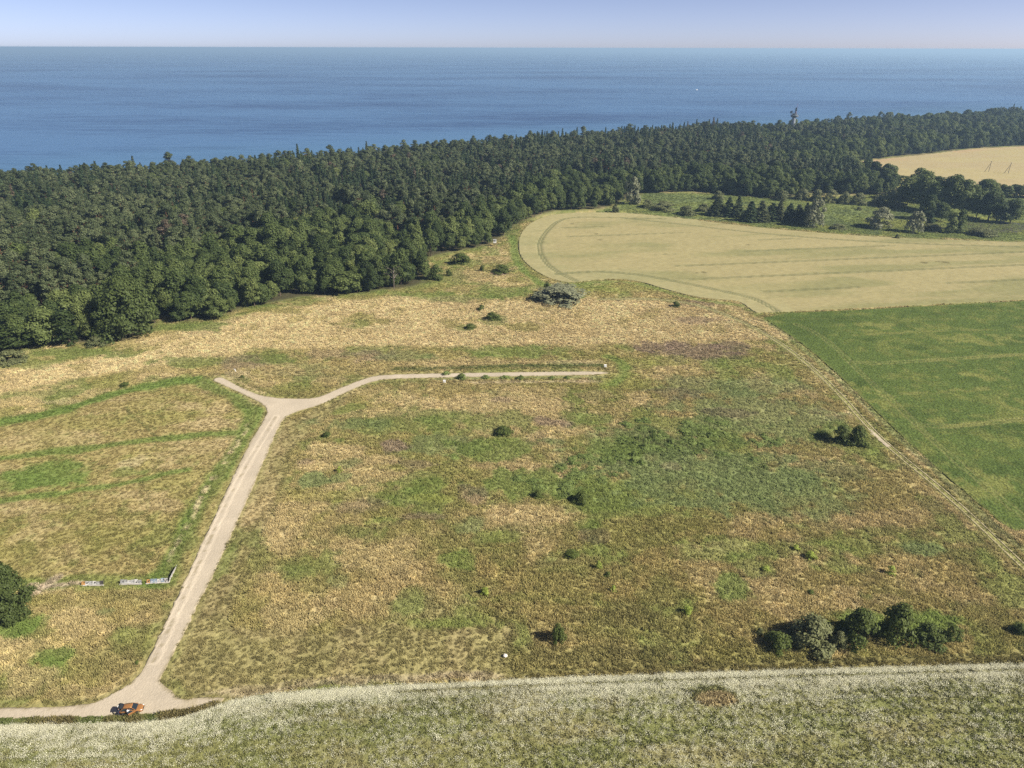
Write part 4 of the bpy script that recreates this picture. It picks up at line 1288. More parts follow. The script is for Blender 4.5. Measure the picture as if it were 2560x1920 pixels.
# ---- the wood between the fields and the sea
def grow_forest():
    lo, hi = FOREST.min(0), FOREST.max(0)
    lo, hi = np.maximum(lo, [-560, 0]), np.minimum(hi, [1150, 1700])
    st = 4.7
    xs, ys = np.meshgrid(np.arange(lo[0], hi[0], st), np.arange(lo[1], hi[1], st))
    X, Y = xs.ravel(), ys.ravel()
    X = X + rng.uniform(-.46, .46, len(X)) * st
    Y = Y + rng.uniform(-.46, .46, len(X)) * st
    vis = np.abs(X) < (Y * CP + CAM_H * SP) * .80
    X, Y = X[vis], Y[vis]
    d = -sdf(X, Y, FOREST, 5)
    ox, oy = G(300, 838)
    k = (d > 1.5) & (np.hypot(X - ox, Y - oy - 6) > 10)
    X, Y, d = X[k], Y[k], d[k]
    de = seg_dist(X, Y, EDGE)[0]
    n1 = fbm(X, Y, 55, 701, 3)
    n2 = fbm(X, Y, 30, 707, 3)
    right = sstep(120, 420, X)
    wd = 34 + 70 * sstep(.4, .65, n1) + 500 * sstep(260, 520, X) * sstep(.38, .5, n1)
    dec = de < wd * (.6 + .8 * n2)
    dec = dec | (rng.random(len(X)) < .06 + .3 * sstep(.55, .7, fbm(X, Y, 38, 731, 3)))
    spr = ~dec & (fbm(X, Y, 40, 711, 3) > .56) & (rng.random(len(X)) < .7)
    kind = np.where(dec, 0, np.where(spr, 2, 1))
    keep = rng.random(len(X)) < np.where(dec, .48, np.where(spr, .85, .8))
    X, Y, kind, de = X[keep], Y[keep], kind[keep], de[keep]
    s = np.clip(rng.normal(.97, .19, len(X)), .55, 1.45) * np.where(kind == 0, .98, 1.0)
    front = (de < 9) & (kind == 0)
    s = np.where(front, s * rng.uniform(.55, .95, len(X)), s)
    s *= .92 + .2 * fbm(X, Y, 45, 721, 2)
    big = []
    for i in rng.permutation(np.nonzero((kind == 0) & (de > 7) & (de < 95))[0]):
        if len(big) < 75 and all((X[i] - X[j]) ** 2 + (Y[i] - Y[j]) ** 2 > 330 for j in big):
            big.append(i)
    drop = np.zeros(len(X), bool)
    for i in big:
        drop |= (X - X[i]) ** 2 + (Y - Y[i]) ** 2 < 36
    drop[big] = False
    kind[big] = 3
    s[big] = rng.uniform(.72, 1.1, len(big))
    X, Y, kind, s, de = X[~drop], Y[~drop], kind[~drop], s[~drop], de[~drop]
    order = np.argsort(Y)
    return X[order], Y[order], kind[order], s[order], de[order]

FX, FY, FK, FS, FDE = grow_forest()
NAMES3 = ('dec', 'pine', 'spruce', 'round')
FV = rng.integers(0, 15, len(FX))
# which of them show largest: a coarse picture of the crowns, nearest first
def visible_sizes():
    Wd, Hd = 640, 480
    buf = np.full((Hd, Wd), -1, np.int32)
    f = FOC / 4.0
    for i in np.argsort(FY):
        d = KINDS[NAMES3[FK[i]]][FV[i] % len(KINDS[NAMES3[FK[i]]])]
        H, W = d['H'] * FS[i], d['W'] * FS[i]
        zc = FY[i] * CP + (CAM_H - H * .55) * SP
        vy = ((CAM_H - H * .55) * CP - FY[i] * SP) / zc
        cx, cyy = 320 + f * FX[i] / zc, 240 + f * vy
        rx, ry = f * W * .85 / zc, f * H * .46 / zc
        x0, x1, y0, y1 = int(max(0, cx - rx)), int(min(Wd - 1, cx + rx)), int(max(0, cyy - ry)), int(min(Hd - 1, cyy + ry))
        if x1 < x0 or y1 < y0:
            continue
        sub = buf[y0:y1 + 1, x0:x1 + 1]
        yy, xx = np.mgrid[y0:y1 + 1, x0:x1 + 1]
        m = (((xx - cx) / rx) ** 2 + ((yy - cyy) / ry) ** 2 < 1) & (sub < 0)
        sub[m] = i
    c = np.bincount(buf[buf >= 0], minlength=len(FX))
    return c
VS = visible_sizes()
top = np.argsort(-VS)[:300]
is_top = np.zeros(len(FX), bool)
is_top[top] = True
ZONES = [(-1e9, 420, 'left end of the wood'), (420, 1075, 'wood behind the golden meadow'), (1075, 1345, 'wood beside the rounded wheat end'),
         (1345, 2020, 'wood above the marsh'), (2020, 1e9, 'wood by the far stubble')]
WORD = {0: ('leafy_tree', 'leafy tree'), 1: ('pine_tree', 'grey-green pine'), 2: ('spruce_tree', 'dark narrow spruce'), 3: ('round_tree', 'large round-crowned tree')}
for i in top:
    zc = FY[i] * CP + CAM_H * SP
    px = 1280 + FOC * FX[i] / zc
    zone = [z for z in ZONES if z[0] <= px < z[1]][0][2]
    row = 'in the front row' if FDE[i] < 14 else 'just behind the front row' if FDE[i] < 45 else 'deep inside'
    nm, wd_ = WORD[FK[i]]
    row = row + (' of the ' if FDE[i] < 45 else ' the ') + zone
    lab = '%s %s' % (wd_, row)
    plant(nm, NAMES3[FK[i]], FV[i], FX[i], FY[i], FS[i], lab, 'tree', '%ss %s' % (wd_, row), rz=FV[i] * 1.7)
rest = ~is_top
offs = {0: 0, 1: 5, 2: 10, 3: 13}
cnts = {0: 5, 1: 5, 2: 3, 3: 3}
protos = [d['both'] for k in NAMES3 for d in KINDS[k]]
ridx = np.array([offs[k] + v % cnts[k] for k, v in zip(FK[rest], FV[rest])])
nr = int(rest.sum())
scatter('forest', np.c_[FX[rest], FY[rest], np.full(nr, -.15)], protos, ridx, np.stack([FS[rest]] * 3, 1) * np.stack([rng.uniform(.9, 1.15, nr)] * 2 + [np.ones(nr)], 1),
        np.stack([np.zeros(nr), np.zeros(nr), rng.uniform(0, 6.28, nr)], 1), None, kind='stuff', label='dense wood of pines and leafy trees along the sea', category='forest')
print('grass', N_GRASS, 'flowers', N_FLOWER, 'forest', len(FX))

# ------------------------------------------------------------------ single trees and bushes
def put(name, kind, var, px, py, wpx, hpx, label, cat, group=None):
    x, y, s = by_pixels(px, py, wpx, hpx, kind, var)
    return plant(name, kind, var, x, y, s, label, cat, group)

T, B = 'tree', 'bush'
put('oak_tree', 'oak', 0, 300, 850, 168, 168, 'huge round-crowned oak jutting out of the wood into the golden meadow', T)
put('leafy_tree', 'dec', 1, 30, 880, 105, 90, 'dark tree at the left picture edge in front of the wood', T)
put('leafy_tree', 'dec', 2, 108, 870, 80, 105, 'yellow-green tree standing left of the huge round oak', T)
put('leafy_tree', 'poplar', 0, 165, 868, 60, 95, 'slim pale tree between the oak and the yellow-green tree', T)
put('willow_bush', 'sallow', 0, 232, 868, 58, 30, 'low grey willow bush at the left foot of the huge oak', B)
put('willow_bush', 'sallow', 1, 8, 915, 84, 44, 'grey-green bush cut by the left picture edge below the wood', B)
put('leafy_tree', 'dec', 3, 470, 802, 66, 78, 'light green round tree in front of the wood edge, left of its twin', T)
put('leafy_tree', 'dec', 4, 538, 800, 66, 66, 'light green round tree in front of the wood edge, right of its twin', T)
put('leafy_tree', 'dec', 0, 860, 738, 74, 62, 'pale round tree in the wood edge left of the dead branches', T)
put('leafy_tree', 'willow', 1, 1582, 512, 48, 72, 'pale olive tree at the wood corner above the wheat', T)
put('leafy_tree', 'oak', 0, 0, 1556, 128, 150, 'single dense round tree cut by the left edge below the mown meadow', T)
put('willow_bush', 'willow', 0, 1408, 762, 150, 52, 'wide silver-grey willow thicket below the rounded wheat end', B)
put('conifer_bush', 'bush', 0, 1368, 735, 22, 32, 'small dark bush at the left end of the willow thicket', B)
MEADOW = [
    ('bush', 0, 1395, 1610, 46, 54, 'lone dark round bush with a clear shadow in the lower meadow', 'round_bush'),
    ('bright', 0, 1212, 1490, 26, 24, 'bright green shrub left of the lone dark round bush', 'shrub'),
    ('bright', 1, 1497, 1424, 24, 24, 'bright yellow-green shrub in the dry centre of the meadow', 'shrub'),
    ('bush', 1, 1432, 1396, 44, 18, 'flat dark olive bush left of the bright yellow-green shrub', 'shrub'),
    ('bush', 2, 1520, 1442, 20, 14, 'tiny dark shrub just below the bright yellow-green shrub', 'shrub'),
    ('bright', 2, 1534, 1480, 18, 18, 'small green shrub in dry grass right of the lone round bush', 'shrub'),
    ('bright', 0, 1720, 1538, 32, 26, 'bright shrub in brown grass above the right-hand flower field', 'shrub'),
    ('bright', 1, 1918, 1430, 30, 18, 'low bright shrub left of the pair of lime shrubs', 'shrub'),
    ('bright', 2, 1992, 1376, 22, 16, 'small lime shrub, upper of the pair on the right', 'shrub'),
    ('bright', 0, 2030, 1402, 36, 26, 'bushy lime shrub, lower of the pair on the right', 'shrub'),
    ('bright', 1, 2232, 1440, 32, 28, 'lime shrub standing alone near the right-hand meadow corner', 'shrub'),
    ('bush', 3, 2030, 1488, 24, 14, 'small dark green weed clump above the bush row', 'shrub'),
    ('bush', 0, 1203, 776, 20, 16, 'small dark bush, upper of three in the golden grass', 'round_bush'),
    ('bush', 1, 1233, 802, 42, 24, 'largest dark round bush of three in the golden grass', 'round_bush'),
    ('bush', 2, 1175, 824, 28, 16, 'dark bush, lower left of three in the golden grass', 'round_bush'),
    ('bush', 3, 1690, 768, 26, 16, 'dark bush beside the track at the end of the golden grass', 'round_bush'),
    ('bush', 0, 1258, 1090, 54, 26, 'dark green bush in the middle meadow left of the nettles', 'round_bush'),
    ('bush', 1, 815, 1094, 24, 18, 'small dark bush right of the road fork', 'round_bush'),
    ('bright', 2, 848, 1182, 20, 18, 'yellow-green shrub in gold grass right of the road', 'shrub'),
    ('bush', 2, 2108, 1112, 56, 52, 'tall dark bush by the track, left half of a pair', 'round_bush'),
    ('bush', 3, 2150, 1116, 62, 56, 'tall dark bush by the track, right half of a pair', 'round_bush'),
    ('bush', 0, 2060, 1095, 36, 22, 'low dark bush left of the tall pair by the track', 'round_bush'),
    ('bush', 1, 308, 968, 26, 16, 'small blackish bush above the long green strip at left', 'round_bush'),
    ('bush', 2, 1455, 1262, 48, 36, 'rounded green bush at the lower end of the nettle beds', 'round_bush'),
    ('bush', 3, 1345, 1245, 30, 24, 'dark shrub left of the nettle beds, above dry grass', 'round_bush'),
    ('bush', 0, 1205, 678, 14, 18, 'little dark tree-like bush in the clearing by the wood', 'round_bush'),
    ('bush', 1, 1252, 684, 52, 16, 'low dark-green bush ringed with brown in the clearing', 'round_bush'),
    ('bush', 2, 1150, 664, 60, 34, 'leafy bush at the upper left of the clearing by the wood', 'round_bush'),
    ('bush', 3, 1090, 700, 50, 40, 'leafy bush where the clearing meets the wood corner', 'round_bush'),
    ('bush', 0, 1122, 690, 18, 18, 'small bush between the wood corner and the clearing', 'round_bush'),
    ('bush', 1, 2558, 1590, 46, 36, 'dark bush cut by the right picture edge above the flowers', 'round_bush'),
    ('sallow', 1, 1900, 1588, 20, 20, 'small light shrub at the left end of the bush row', 'shrub'),
    ('bush', 2, 340, 1660, 16, 8, 'low weed beside the bend of the road', 'shrub'),
    ('bush', 1, 605, 946, 14, 10, 'tiny green bush beside the short road branch', 'shrub'),
    ('weed', 3, 1115, 938, 26, 12, 'grey-green weed clump below the road, leftmost of the line', 'shrub'),
    ('weed', 0, 1155, 950, 36, 18, 'grey-green weed clump below the road, largest of the line', 'shrub'),
    ('weed', 1, 1215, 948, 28, 12, 'grey-green weed clump below the road, third of the line', 'shrub'),
    ('weed', 2, 1262, 948, 30, 12, 'grey-green weed clump below the road, fourth of the line', 'shrub'),
    ('weed', 3, 1302, 950, 24, 14, 'grey-green weed clump below the road, fifth of the line', 'shrub'),
    ('weed', 0, 1380, 948, 20, 10, 'grey-green weed clump below the road, sixth of the line', 'shrub'),
    ('weed', 1, 1418, 948, 22, 10, 'grey-green weed clump below the road, last of the line', 'shrub'),
]
for k_, v_, px, py, wp, hp, lab, nm in MEADOW:
    put(nm, k_, v_, px, py, wp, hp, lab, B)
# row of willows above the flower field
for k_, v_, px, py, wp, hp, lab in (
        ('bush', 0, 1950, 1632, 76, 56, 'low green bush at the left of the willow row above the flowers'),
        ('sallow', 0, 2040, 1632, 124, 92, 'broad grey-green willow bush, left of the three tall ones above the flowers'),
        ('bush', 2, 2155, 1626, 110, 104, 'tall willow bush, middle of the three above the flowers'),
        ('bush', 3, 2252, 1624, 104, 112, 'tallest dark willow bush, right of the three above the flowers'),
        ('bush', 1, 2335, 1622, 84, 62, 'low bush right of the three tall willows above the flowers'),
        ('bush', 0, 2385, 1612, 60, 52, 'last small bush at the right end of the willow row'),
        ('sallow', 1, 2100, 1628, 50, 50, 'grey bush filling the gap left of the middle willow')):
    put('willow_bush', k_, v_, px, py, wp, hp, lab, B)
# nettle beds: shoulder-high weeds in the green part of the meadow
r_ = np.random.default_rng(55)
NB = []
for cx, cy, rx, ry, k in ((1665, 1108, 110, 26, 34), (1480, 1180, 80, 36, 18), (1400, 1222, 60, 26, 10), (1930, 1105, 60, 22, 9), (1770, 1075, 70, 22, 9), (1600, 1065, 60, 14, 5), (1330, 1215, 40, 18, 4), (1830, 1150, 120, 40, 8), (1560, 1150, 60, 20, 6)):
    for _ in range(k):
        a_, q_ = r_.uniform(0, 6.283), math.sqrt(r_.uniform(0, 1))
        NB.append((cx + rx * q_ * math.cos(a_), cy + ry * q_ * math.sin(a_)))
for i, (px, py) in enumerate(NB):
    put('nettle_clump', 'weed', i, px, py, r_.uniform(18, 52), r_.uniform(8, 16), 'dark nettle clump in the green right-hand part of the meadow', B, 'nettle clumps in the meadow')
# weeds on the two green humps behind the willow row
# marsh: spruces, willows and bushes
def row_of(items, name, kind, cat):
    for i, (px, py, wp, hp, lab) in enumerate(items):
        if kind == 'spruce':
            wp, hp = wp * r_.uniform(1.1, 1.6), hp * r_.uniform(.95, 1.25)
        put(name, kind, i, px, py, wp, hp, lab, cat)
row_of([(1796, 541, 34, 50, 'dark spruce at the left end of the spruce row in the marsh'), (1822, 543, 30, 44, 'dark spruce second from the left of the marsh row'), (1846, 545, 30, 46, 'dark spruce third from the left of the marsh row'),
        (1878, 556, 36, 54, 'dark spruce fourth in the marsh row, after the first gap'), (1905, 556, 34, 50, 'dark spruce fifth in the marsh row'), (1932, 554, 34, 48, 'dark spruce sixth in the marsh row'),
        (1950, 555, 30, 50, 'dark spruce seventh in the marsh row, before the second gap'), (1975, 556, 26, 42, 'olive single conifer between two spruce groups in the marsh'),
        (1998, 560, 32, 50, 'dark spruce left of the tallest silver willow'), (2014, 562, 26, 46, 'dark spruce touching the tallest silver willow'), (2326, 570, 24, 44, 'slender olive conifer right of the third silver willow')], 'spruce_tree', 'spruce', T)
row_of([(2040, 570, 56, 76, 'tallest silver willow at the wheat edge, leftmost of three'), (2206, 574, 72, 60, 'wide silver willow at the wheat edge, middle of three'), (2292, 584, 52, 60, 'round silver willow at the wheat edge, rightmost of three')], 'silver_willow', 'willow', T)
row_of([(2380, 584, 30, 54, 'slim poplar near the pond, left of two'), (2400, 584, 26, 62, 'slim poplar near the pond, right of two')], 'poplar_tree', 'poplar', T)
row_of([(1798, 500, 34, 24, 'round willow bush alone below the wood in the marsh'), (1720, 540, 60, 26, 'grey willow bush left of the spruce row'), (1760, 530, 40, 22, 'grey willow bush touching the first spruce'), (1660, 528, 70, 26, 'grey-green willow bush near the wheat corner'),
        (1620, 520, 40, 22, 'small willow bush near the wood corner'), (2010, 500, 50, 30, 'willow bush in the marsh hedge, first from the left'), (2048, 505, 40, 32, 'willow bush in the marsh hedge, second from the left'), (2080, 508, 44, 34, 'willow bush in the marsh hedge, third from the left'),
        (2115, 510, 40, 32, 'willow bush in the marsh hedge, fourth from the left'), (2150, 513, 44, 32, 'willow bush at the right end of the marsh hedge'), (1960, 502, 46, 26, 'willow bush between the wood and the marsh hedge'),
        (2200, 515, 40, 30, 'bush left of the pointed willow in the marsh'), (2226, 518, 50, 46, 'pointed pale willow in front of the dark grove'), (2252, 518, 40, 30, 'bush right of the pointed willow in the marsh'),
        (2345, 580, 60, 22, 'low bush in the reeds right of the silver willows'), (2150, 526, 16, 10, 'tiny bush alone in the marsh grass'), (2470, 594, 80, 14, 'low green bush between pond and wheat'), (1540, 532, 22, 22, 'small pointed bush at the wheat corner'),
        (2245, 596, 14, 12, 'little dark bush leaning at the wheat edge'), (2100, 575, 50, 12, 'low weeds between two silver willows')], 'willow_bush', 'sallow', B)
# the dark grove right of the marsh
grove = [(2268, 512, 62, 84), (2300, 522, 60, 92), (2335, 530, 64, 96), (2372, 534, 60, 88), (2408, 538, 60, 86), (2440, 545, 60, 84), (2470, 550, 56, 72), (2500, 556, 56, 64), (2525, 558, 50, 58), (2290, 500, 56, 76), (2330, 505, 60, 78), (2375, 512, 56, 74), (2415, 518, 56, 72), (2455, 520, 56, 68),
         (2318, 548, 40, 60), (2352, 552, 44, 56)]
for i, (px, py, wp, hp) in enumerate(grove):
    x, y = G(px, py)
    sx, _ = scale_at(px, py)
    plant('grove_tree', 'dec', i, x, y, (wp / sx / 10, wp / sx / 10, .95 * hp / sx / 15.5), 'dark tall tree of the compact grove right of the marsh', T, 'trees of the dark grove')
for i in range(9):
    px = 2508 + i * 13
    put('hedge_tree', 'dec', i, px, 494 + (i % 2) * 2, 26, 34, 'small tree in the hedge at the far right edge', T, 'trees of the far right hedge')

# dead tree in the wood edge
m_ = MB()
rr_ = random.Random(4)
m_.tube([(0, 0, -.3), (.2, 0, 4), (.1, .3, 8), (.5, .2, 12)], [.32, .26, .2, .08], 6)
dt_ = thing('dead_tree', (*G(985, 722), -.15), 'bare grey dead tree with spreading branches at the wood edge', 'tree')
obj('trunk', m_.mesh('trunk', m_dead), dt_)
for k in range(14):
    b_ = MB()
    a_, z_ = rr_.uniform(0, 6.283), rr_.uniform(5, 11.5)
    L_ = rr_.uniform(2.5, 5)
    p1 = Vector((.2, .1, z_))
    p2 = p1 + Vector((math.cos(a_) * L_ * .6, math.sin(a_) * L_ * .6, L_ * .5))
    p3 = p2 + Vector((math.cos(a_ + .3) * L_ * .5, math.sin(a_ + .3) * L_ * .5, L_ * .15))
    b_.tube([p1, p2, p3], [.12, .08, .03], 4)
    b_.bar(p2, p2 + Vector((math.cos(a_ - .7) * L_ * .4, math.sin(a_ - .7) * L_ * .4, L_ * .3)), .06, .02, 4)
    obj('branch', b_.mesh('branch', m_dead), dt_)

# ------------------------------------------------------------------ car
m_paint = plain('copper orange car paint', (.42, .20, .07), .28, .35, .5, .03, 1, coat=.6)
m_glass = plain('dark car glass', (.02, .028, .035), .08, 0, .5, .05)
m_black = plain('black plastic and shade', (.02, .02, .022), .6, noise=.05)
m_tyre = plain('tyre rubber', (.025, .025, .027), .85, noise=.1)
m_rim = plain('alloy rim', (.45, .45, .46), .35, .8, noise=.05)
m_lamp = plain('clear lamp', (.75, .75, .72), .1, noise=.02)
m_red = plain('red lamp', (.45, .02, .02), .25, noise=.02)
m_seat = plain('grey seat cloth', (.08, .08, .085), .9, noise=.1)
m_plate = plain('white number plate', (.75, .75, .72), .5, noise=.03)

def ring(x, hw, z0, z1, tuck=.12, n=12):
    """rounded cross-section of a car body at station x"""
    pts = []
    zc, hh = (z0 + z1) / 2, (z1 - z0) / 2
    for k in range(n):
        a = 2 * math.pi * (k + .5) / n
        c_, s_ = math.cos(a), math.sin(a)
        e = .38
        px = math.copysign(abs(c_) ** e, c_) * hw
        pz = math.copysign(abs(s_) ** e, s_) * hh
        if pz > 0:
            px *= 1 - tuck * (pz / hh) ** 2
        pts.append(Vector((x, px, zc + pz)))
    return pts

car_x, car_y = G(331, 1776)
car = thing('parked_car', (car_x, car_y, -.10), 'copper orange hatchback on the dirt road with door and tailgate open', 'car', rz=R(9))
b_ = MB()
b_.loft([ring(-2.02, .70, .38, .80, .05), ring(-1.95, .80, .26, .90, .06), ring(-1.5, .86, .20, .93, .07), ring(-.7, .87, .20, .93, .08), ring(.4, .87, .20, .94, .09), ring(1.1, .86, .20, .92, .12),
         ring(1.65, .83, .22, .84, .16), ring(1.98, .76, .26, .72, .2), ring(2.12, .62, .32, .60, .2)])
body = b_.build('body', m_paint, car, smooth=True)
MB().box((2.08, 0, .36), (.16, 1.30, .18)).build('bumper', m_black, body, bevel=.04)
MB().box((-2.0, 0, .38), (.14, 1.42, .2)).build('bumper', m_black, body, bevel=.04)
MB().box((2.12, 0, .56), (.06, .55, .10)).build('grille', m_black, body, bevel=.02)
for sgn in (-1, 1):
    MB().box((1.93, sgn * .60, .66), (.28, .24, .12), None).build('headlight', m_lamp, body, bevel=.04)
    MB().box((-2.0, sgn * .66, .74), (.10, .16, .26)).build('tail_light', m_red, body, bevel=.03)
    MB().box((.78, sgn * .96, .98), (.14, .18, .12)).build('wing_mirror', m_paint, body, bevel=.04)
# cabin: pillars and roof in paint, glass between them
def cab(x, hw, z):
    return [(x, -hw, z), (x, hw, z)]
A0, A1, A2, A3 = (1.02, .80, .93), (.28, .62, 1.46), (-1.35, .60, 1.46), (-1.92, .76, .95)
def side(sg, p):
    return Vector((p[0], sg * p[1], p[2]))
r_mb = MB()
rf = []
for x, hw, z, cr_ in ((.30, .63, 1.45, .02), (.0, .65, 1.49, .03), (-.6, .66, 1.51, .03), (-1.2, .63, 1.48, .03), (-1.42, .58, 1.44, .02)):
    rf.append([Vector((x, -hw, z - .03)), Vector((x, -hw * .6, z + cr_)), Vector((x, 0, z + cr_ * 1.4)), Vector((x, hw * .6, z + cr_)), Vector((x, hw, z - .03)), Vector((x, 0, z - .05))])
r_mb.loft(rf)
roof = r_mb.build('roof', m_paint, car, smooth=True)
for sg in (-1, 1):
    for p, q in ((A0, A1), (A2, A3)):
        MB().bar(side(sg, p), side(sg, q), .05, .045, 6).build('pillar', m_paint, roof)
    MB().bar((-.42, sg * .83, .93), (-.45, sg * .64, 1.46), .04, .04, 6).build('pillar', m_paint, roof)
    MB().bar((-1.2, sg * .60, 1.53), (.1, sg * .60, 1.55), .018, .018, 5).build('roof_rail', m_black, roof)
def pane(name, pts, off):
    mb = MB()
    pts = [Vector(p) for p in pts]
    nrm_ = (pts[1] - pts[0]).cross(pts[2] - pts[0]).normalized() * off
    n_ = len(pts)
    mb.add(pts + [p + nrm_ for p in pts], [tuple(range(n_)), tuple(range(n_, 2 * n_))[::-1]] + [(i, (i + 1) % n_, n_ + (i + 1) % n_, n_ + i) for i in range(n_)])
    return mb.build(name, m_glass, car)
pane('windscreen', [(1.08, -.74, .93), (1.08, .74, .93), (.30, .58, 1.46), (.30, -.58, 1.46)], .02)
pane('side_window', [(.92, .80, .95), (-.38, .83, .95), (-.42, .65, 1.44), (.28, .63, 1.44)], .02)
pane('side_window', [(-.46, .83, .95), (-1.80, .77, .95), (-1.38, .62, 1.42), (-.48, .65, 1.44)], .02)
pane('side_window', [(-.46, -.83, .95), (-1.80, -.77, .95), (-1.38, -.62, 1.42), (-.48, -.65, 1.44)], .02)
for sx, sy in ((1.28, -1), (1.28, 1), (-1.32, -1), (-1.32, 1)):
    t_mb = MB()
    rings = []
    for yy, rr in ((-.11, .24), (-.11, .31), (-.06, .33), (.06, .33), (.11, .31), (.11, .24)):
        rings.append([Vector((sx + rr * math.cos(2 * math.pi * k / 18), sy * .80 + yy, .33 + rr * math.sin(2 * math.pi * k / 18))) for k in range(18)])
    t_mb.loft(rings, False)
    wh = t_mb.build('wheel', m_tyre, car, smooth=True)
    rm = MB()
    rm.loft([[Vector((sx + .24 * math.cos(2 * math.pi * k / 14), sy * .80 + yy, .33 + .24 * math.sin(2 * math.pi * k / 14))) for k in range(14)] for yy in (-.07, .09 * sy + .0)])
    rm.build('rim', m_rim, wh)
    MB().add([Vector((sx + .40 * math.cos(math.pi * k / 10), sy * .88, .33 + .40 * math.sin(math.pi * k / 10))) for k in range(11)] +
             [Vector((sx + .34 * math.cos(math.pi * k / 10), sy * .89, .33 + .34 * math.sin(math.pi * k / 10))) for k in range(11)],
             [(k, k + 1, 12 + k, 11 + k) for k in range(10)]).build('wheel_arch', m_black, wh)
# dark cabin floor and seats, seen through the open door
MB().box((-.4, 0, .95), (2.4, 1.35, .04)).build('cabin_floor', m_seat, car)
for sy in (-.38, .38):
    st_ = MB().box((.05, sy, .99), (.5, .48, .10)).build('seat', m_seat, car, bevel=.03)
    MB().box((-.22, sy, 1.16), (.14, .46, .36)).build('backrest', m_seat, st_, bevel=.03)
# front door swung open on the near side
dr = bpy.data.objects.new('door', None)
d_mb = MB()
d_mb.loft([[Vector((x, y_, z)) for y_, z in ((-.03, .28), (.03, .28), (.04, .6), (.02, .93), (-.03, .93), (-.05, .6))] for x in (0, -.3, -.9, -1.15)])
dm = d_mb.mesh('door', m_paint, .01)
dr = obj('door', dm, car, (.76, -.90, 0))
dr.rotation_euler = (0, 0, R(38))
MB().add([(-.05, -.005, .95), (-1.12, -.005, .95), (-1.1, .12, 1.40), (-.65, .14, 1.42), (-.05, .012, .95), (-1.12, .012, .95), (-1.1, .137, 1.40), (-.65, .157, 1.42)],
         [(0, 1, 2, 3), (4, 7, 6, 5), (0, 4, 5, 1), (1, 5, 6, 2), (2, 6, 7, 3), (3, 7, 4, 0)]).build('window', m_glass, dr)
MB().box((-.98, -.075, .74), (.16, .03, .04)).build('handle', m_black, dr, bevel=.01)
# black plate standing in for the shade inside the open doorway
MB().box((.2, -.872, .60), (1.02, .02, .58)).build('door_gap_shade', m_black, car)
# tailgate raised over the boot
tg_mb = MB()
tg_mb.loft([[Vector((x, s * (hw), z + dz)) for s, dz in ((-1, -.03), (-.5, .02), (.5, .02), (1, -.03), (0, -.05))] for x, hw, z in ((-1.42, .60, 1.47), (-1.75, .66, 1.66), (-2.15, .72, 1.72), (-2.42, .70, 1.62))])
tg = tg_mb.build('tailgate', m_black, car, smooth=True)
MB().add([(-1.5, -.5, 1.56), (-2.0, -.56, 1.755), (-2.0, .56, 1.755), (-1.5, .5, 1.56), (-1.5, -.5, 1.53), (-2.0, -.56, 1.725), (-2.0, .56, 1.725), (-1.5, .5, 1.53)],
         [(0, 1, 2, 3), (4, 7, 6, 5), (0, 4, 5, 1), (1, 5, 6, 2), (2, 6, 7, 3), (3, 7, 4, 0)]).build('rear_window', m_glass, tg)
MB().box((-2.32, 0, 1.70), (.12, .5, .03)).build('number_plate', m_plate, tg)
for sg in (-1, 1):
    MB().bar((-1.7, sg * .66, .98), (-1.95, sg * .66, 1.66), .018, .018, 5).build('gas_strut', m_black, tg)
MB().box((-1.70, 0, .80), (.55, 1.2, .30)).build('boot_shade', m_black, car)  # black block standing in for the shade inside the open boot

# ------------------------------------------------------------------ people (one body mesh each)
def person(loc, rz, label, joints, radii, edges, shirt, legs, skin, hair, split):
    root = thing('person', loc, label, 'person', rz=rz)
    me = bpy.data.meshes.new('body')
    me.from_pydata([Vector(j) for j in joints], edges, [])
    o = obj('body', me, root)
    o.modifiers.new('skin', 'SKIN')
    sk = me.skin_vertices[0].data
    for v, rd in zip(sk, radii):
        v.radius = (rd, rd)
    sk[0].use_root = True
    o.modifiers.new('sub', 'SUBSURF').levels = 1
    dg = bpy.context.evaluated_depsgraph_get()
    ev = bpy.data.meshes.new_from_object(o.evaluated_get(dg))
    o.modifiers.clear()
    o.data = ev
    for m in (shirt, legs, skin, hair):
        ev.materials.append(m)
    for p in ev.polygons:
        p.material_index = split(p.center)
        p.use_smooth = True
    return root
m_white = plain('white cloth', (.80, .79, .78), .9, noise=.05)
m_dk = plain('dark blue cloth', (.03, .035, .06), .9, noise=.1)
m_skin = plain('skin', (.45, .27, .19), .6, noise=.05)
m_hair = plain('brown hair', (.06, .035, .02), .7, noise=.1)
def standing(lean):
    J = [(0, 0, .92), (lean * .35, 0, 1.15), (lean, 0, 1.40), (lean * 1.15, 0, 1.50), (lean * 1.3, 0, 1.58), (lean * 1.4, 0, 1.72),
         (0, .10, .88), (.04, .11, .48), (-.02, .12, .07), (.13, .12, .03), (0, -.10, .88), (.05, -.11, .48), (.0, -.12, .07), (.15, -.12, .03),
         (lean, .19, 1.38), (lean + .1, .24, 1.12), (lean + .32, .20, 1.0), (lean + .41, .19, .99), (lean, -.19, 1.38), (lean + .12, -.23, 1.14), (lean + .34, -.16, 1.08), (lean + .43, -.14, 1.08)]
    E = [(0, 1), (1, 2), (2, 3), (3, 4), (4, 5), (0, 6), (6, 7), (7, 8), (8, 9), (0, 10), (10, 11), (11, 12), (12, 13), (2, 14), (14, 15), (15, 16), (16, 17), (2, 18), (18, 19), (19, 20), (20, 21)]
    RD = [.15, .14, .16, .06, .095, .085, .09, .065, .045, .04, .09, .065, .045, .04, .07, .05, .04, .035, .07, .05, .04, .035]
    def split(c):
        if c.z > 1.66:
            return 3
        if c.z > 1.47 or (c.x > lean + .30 and c.z < 1.2):
            return 2
        return 0 if c.z > .90 else 1
    return J, RD, E, split
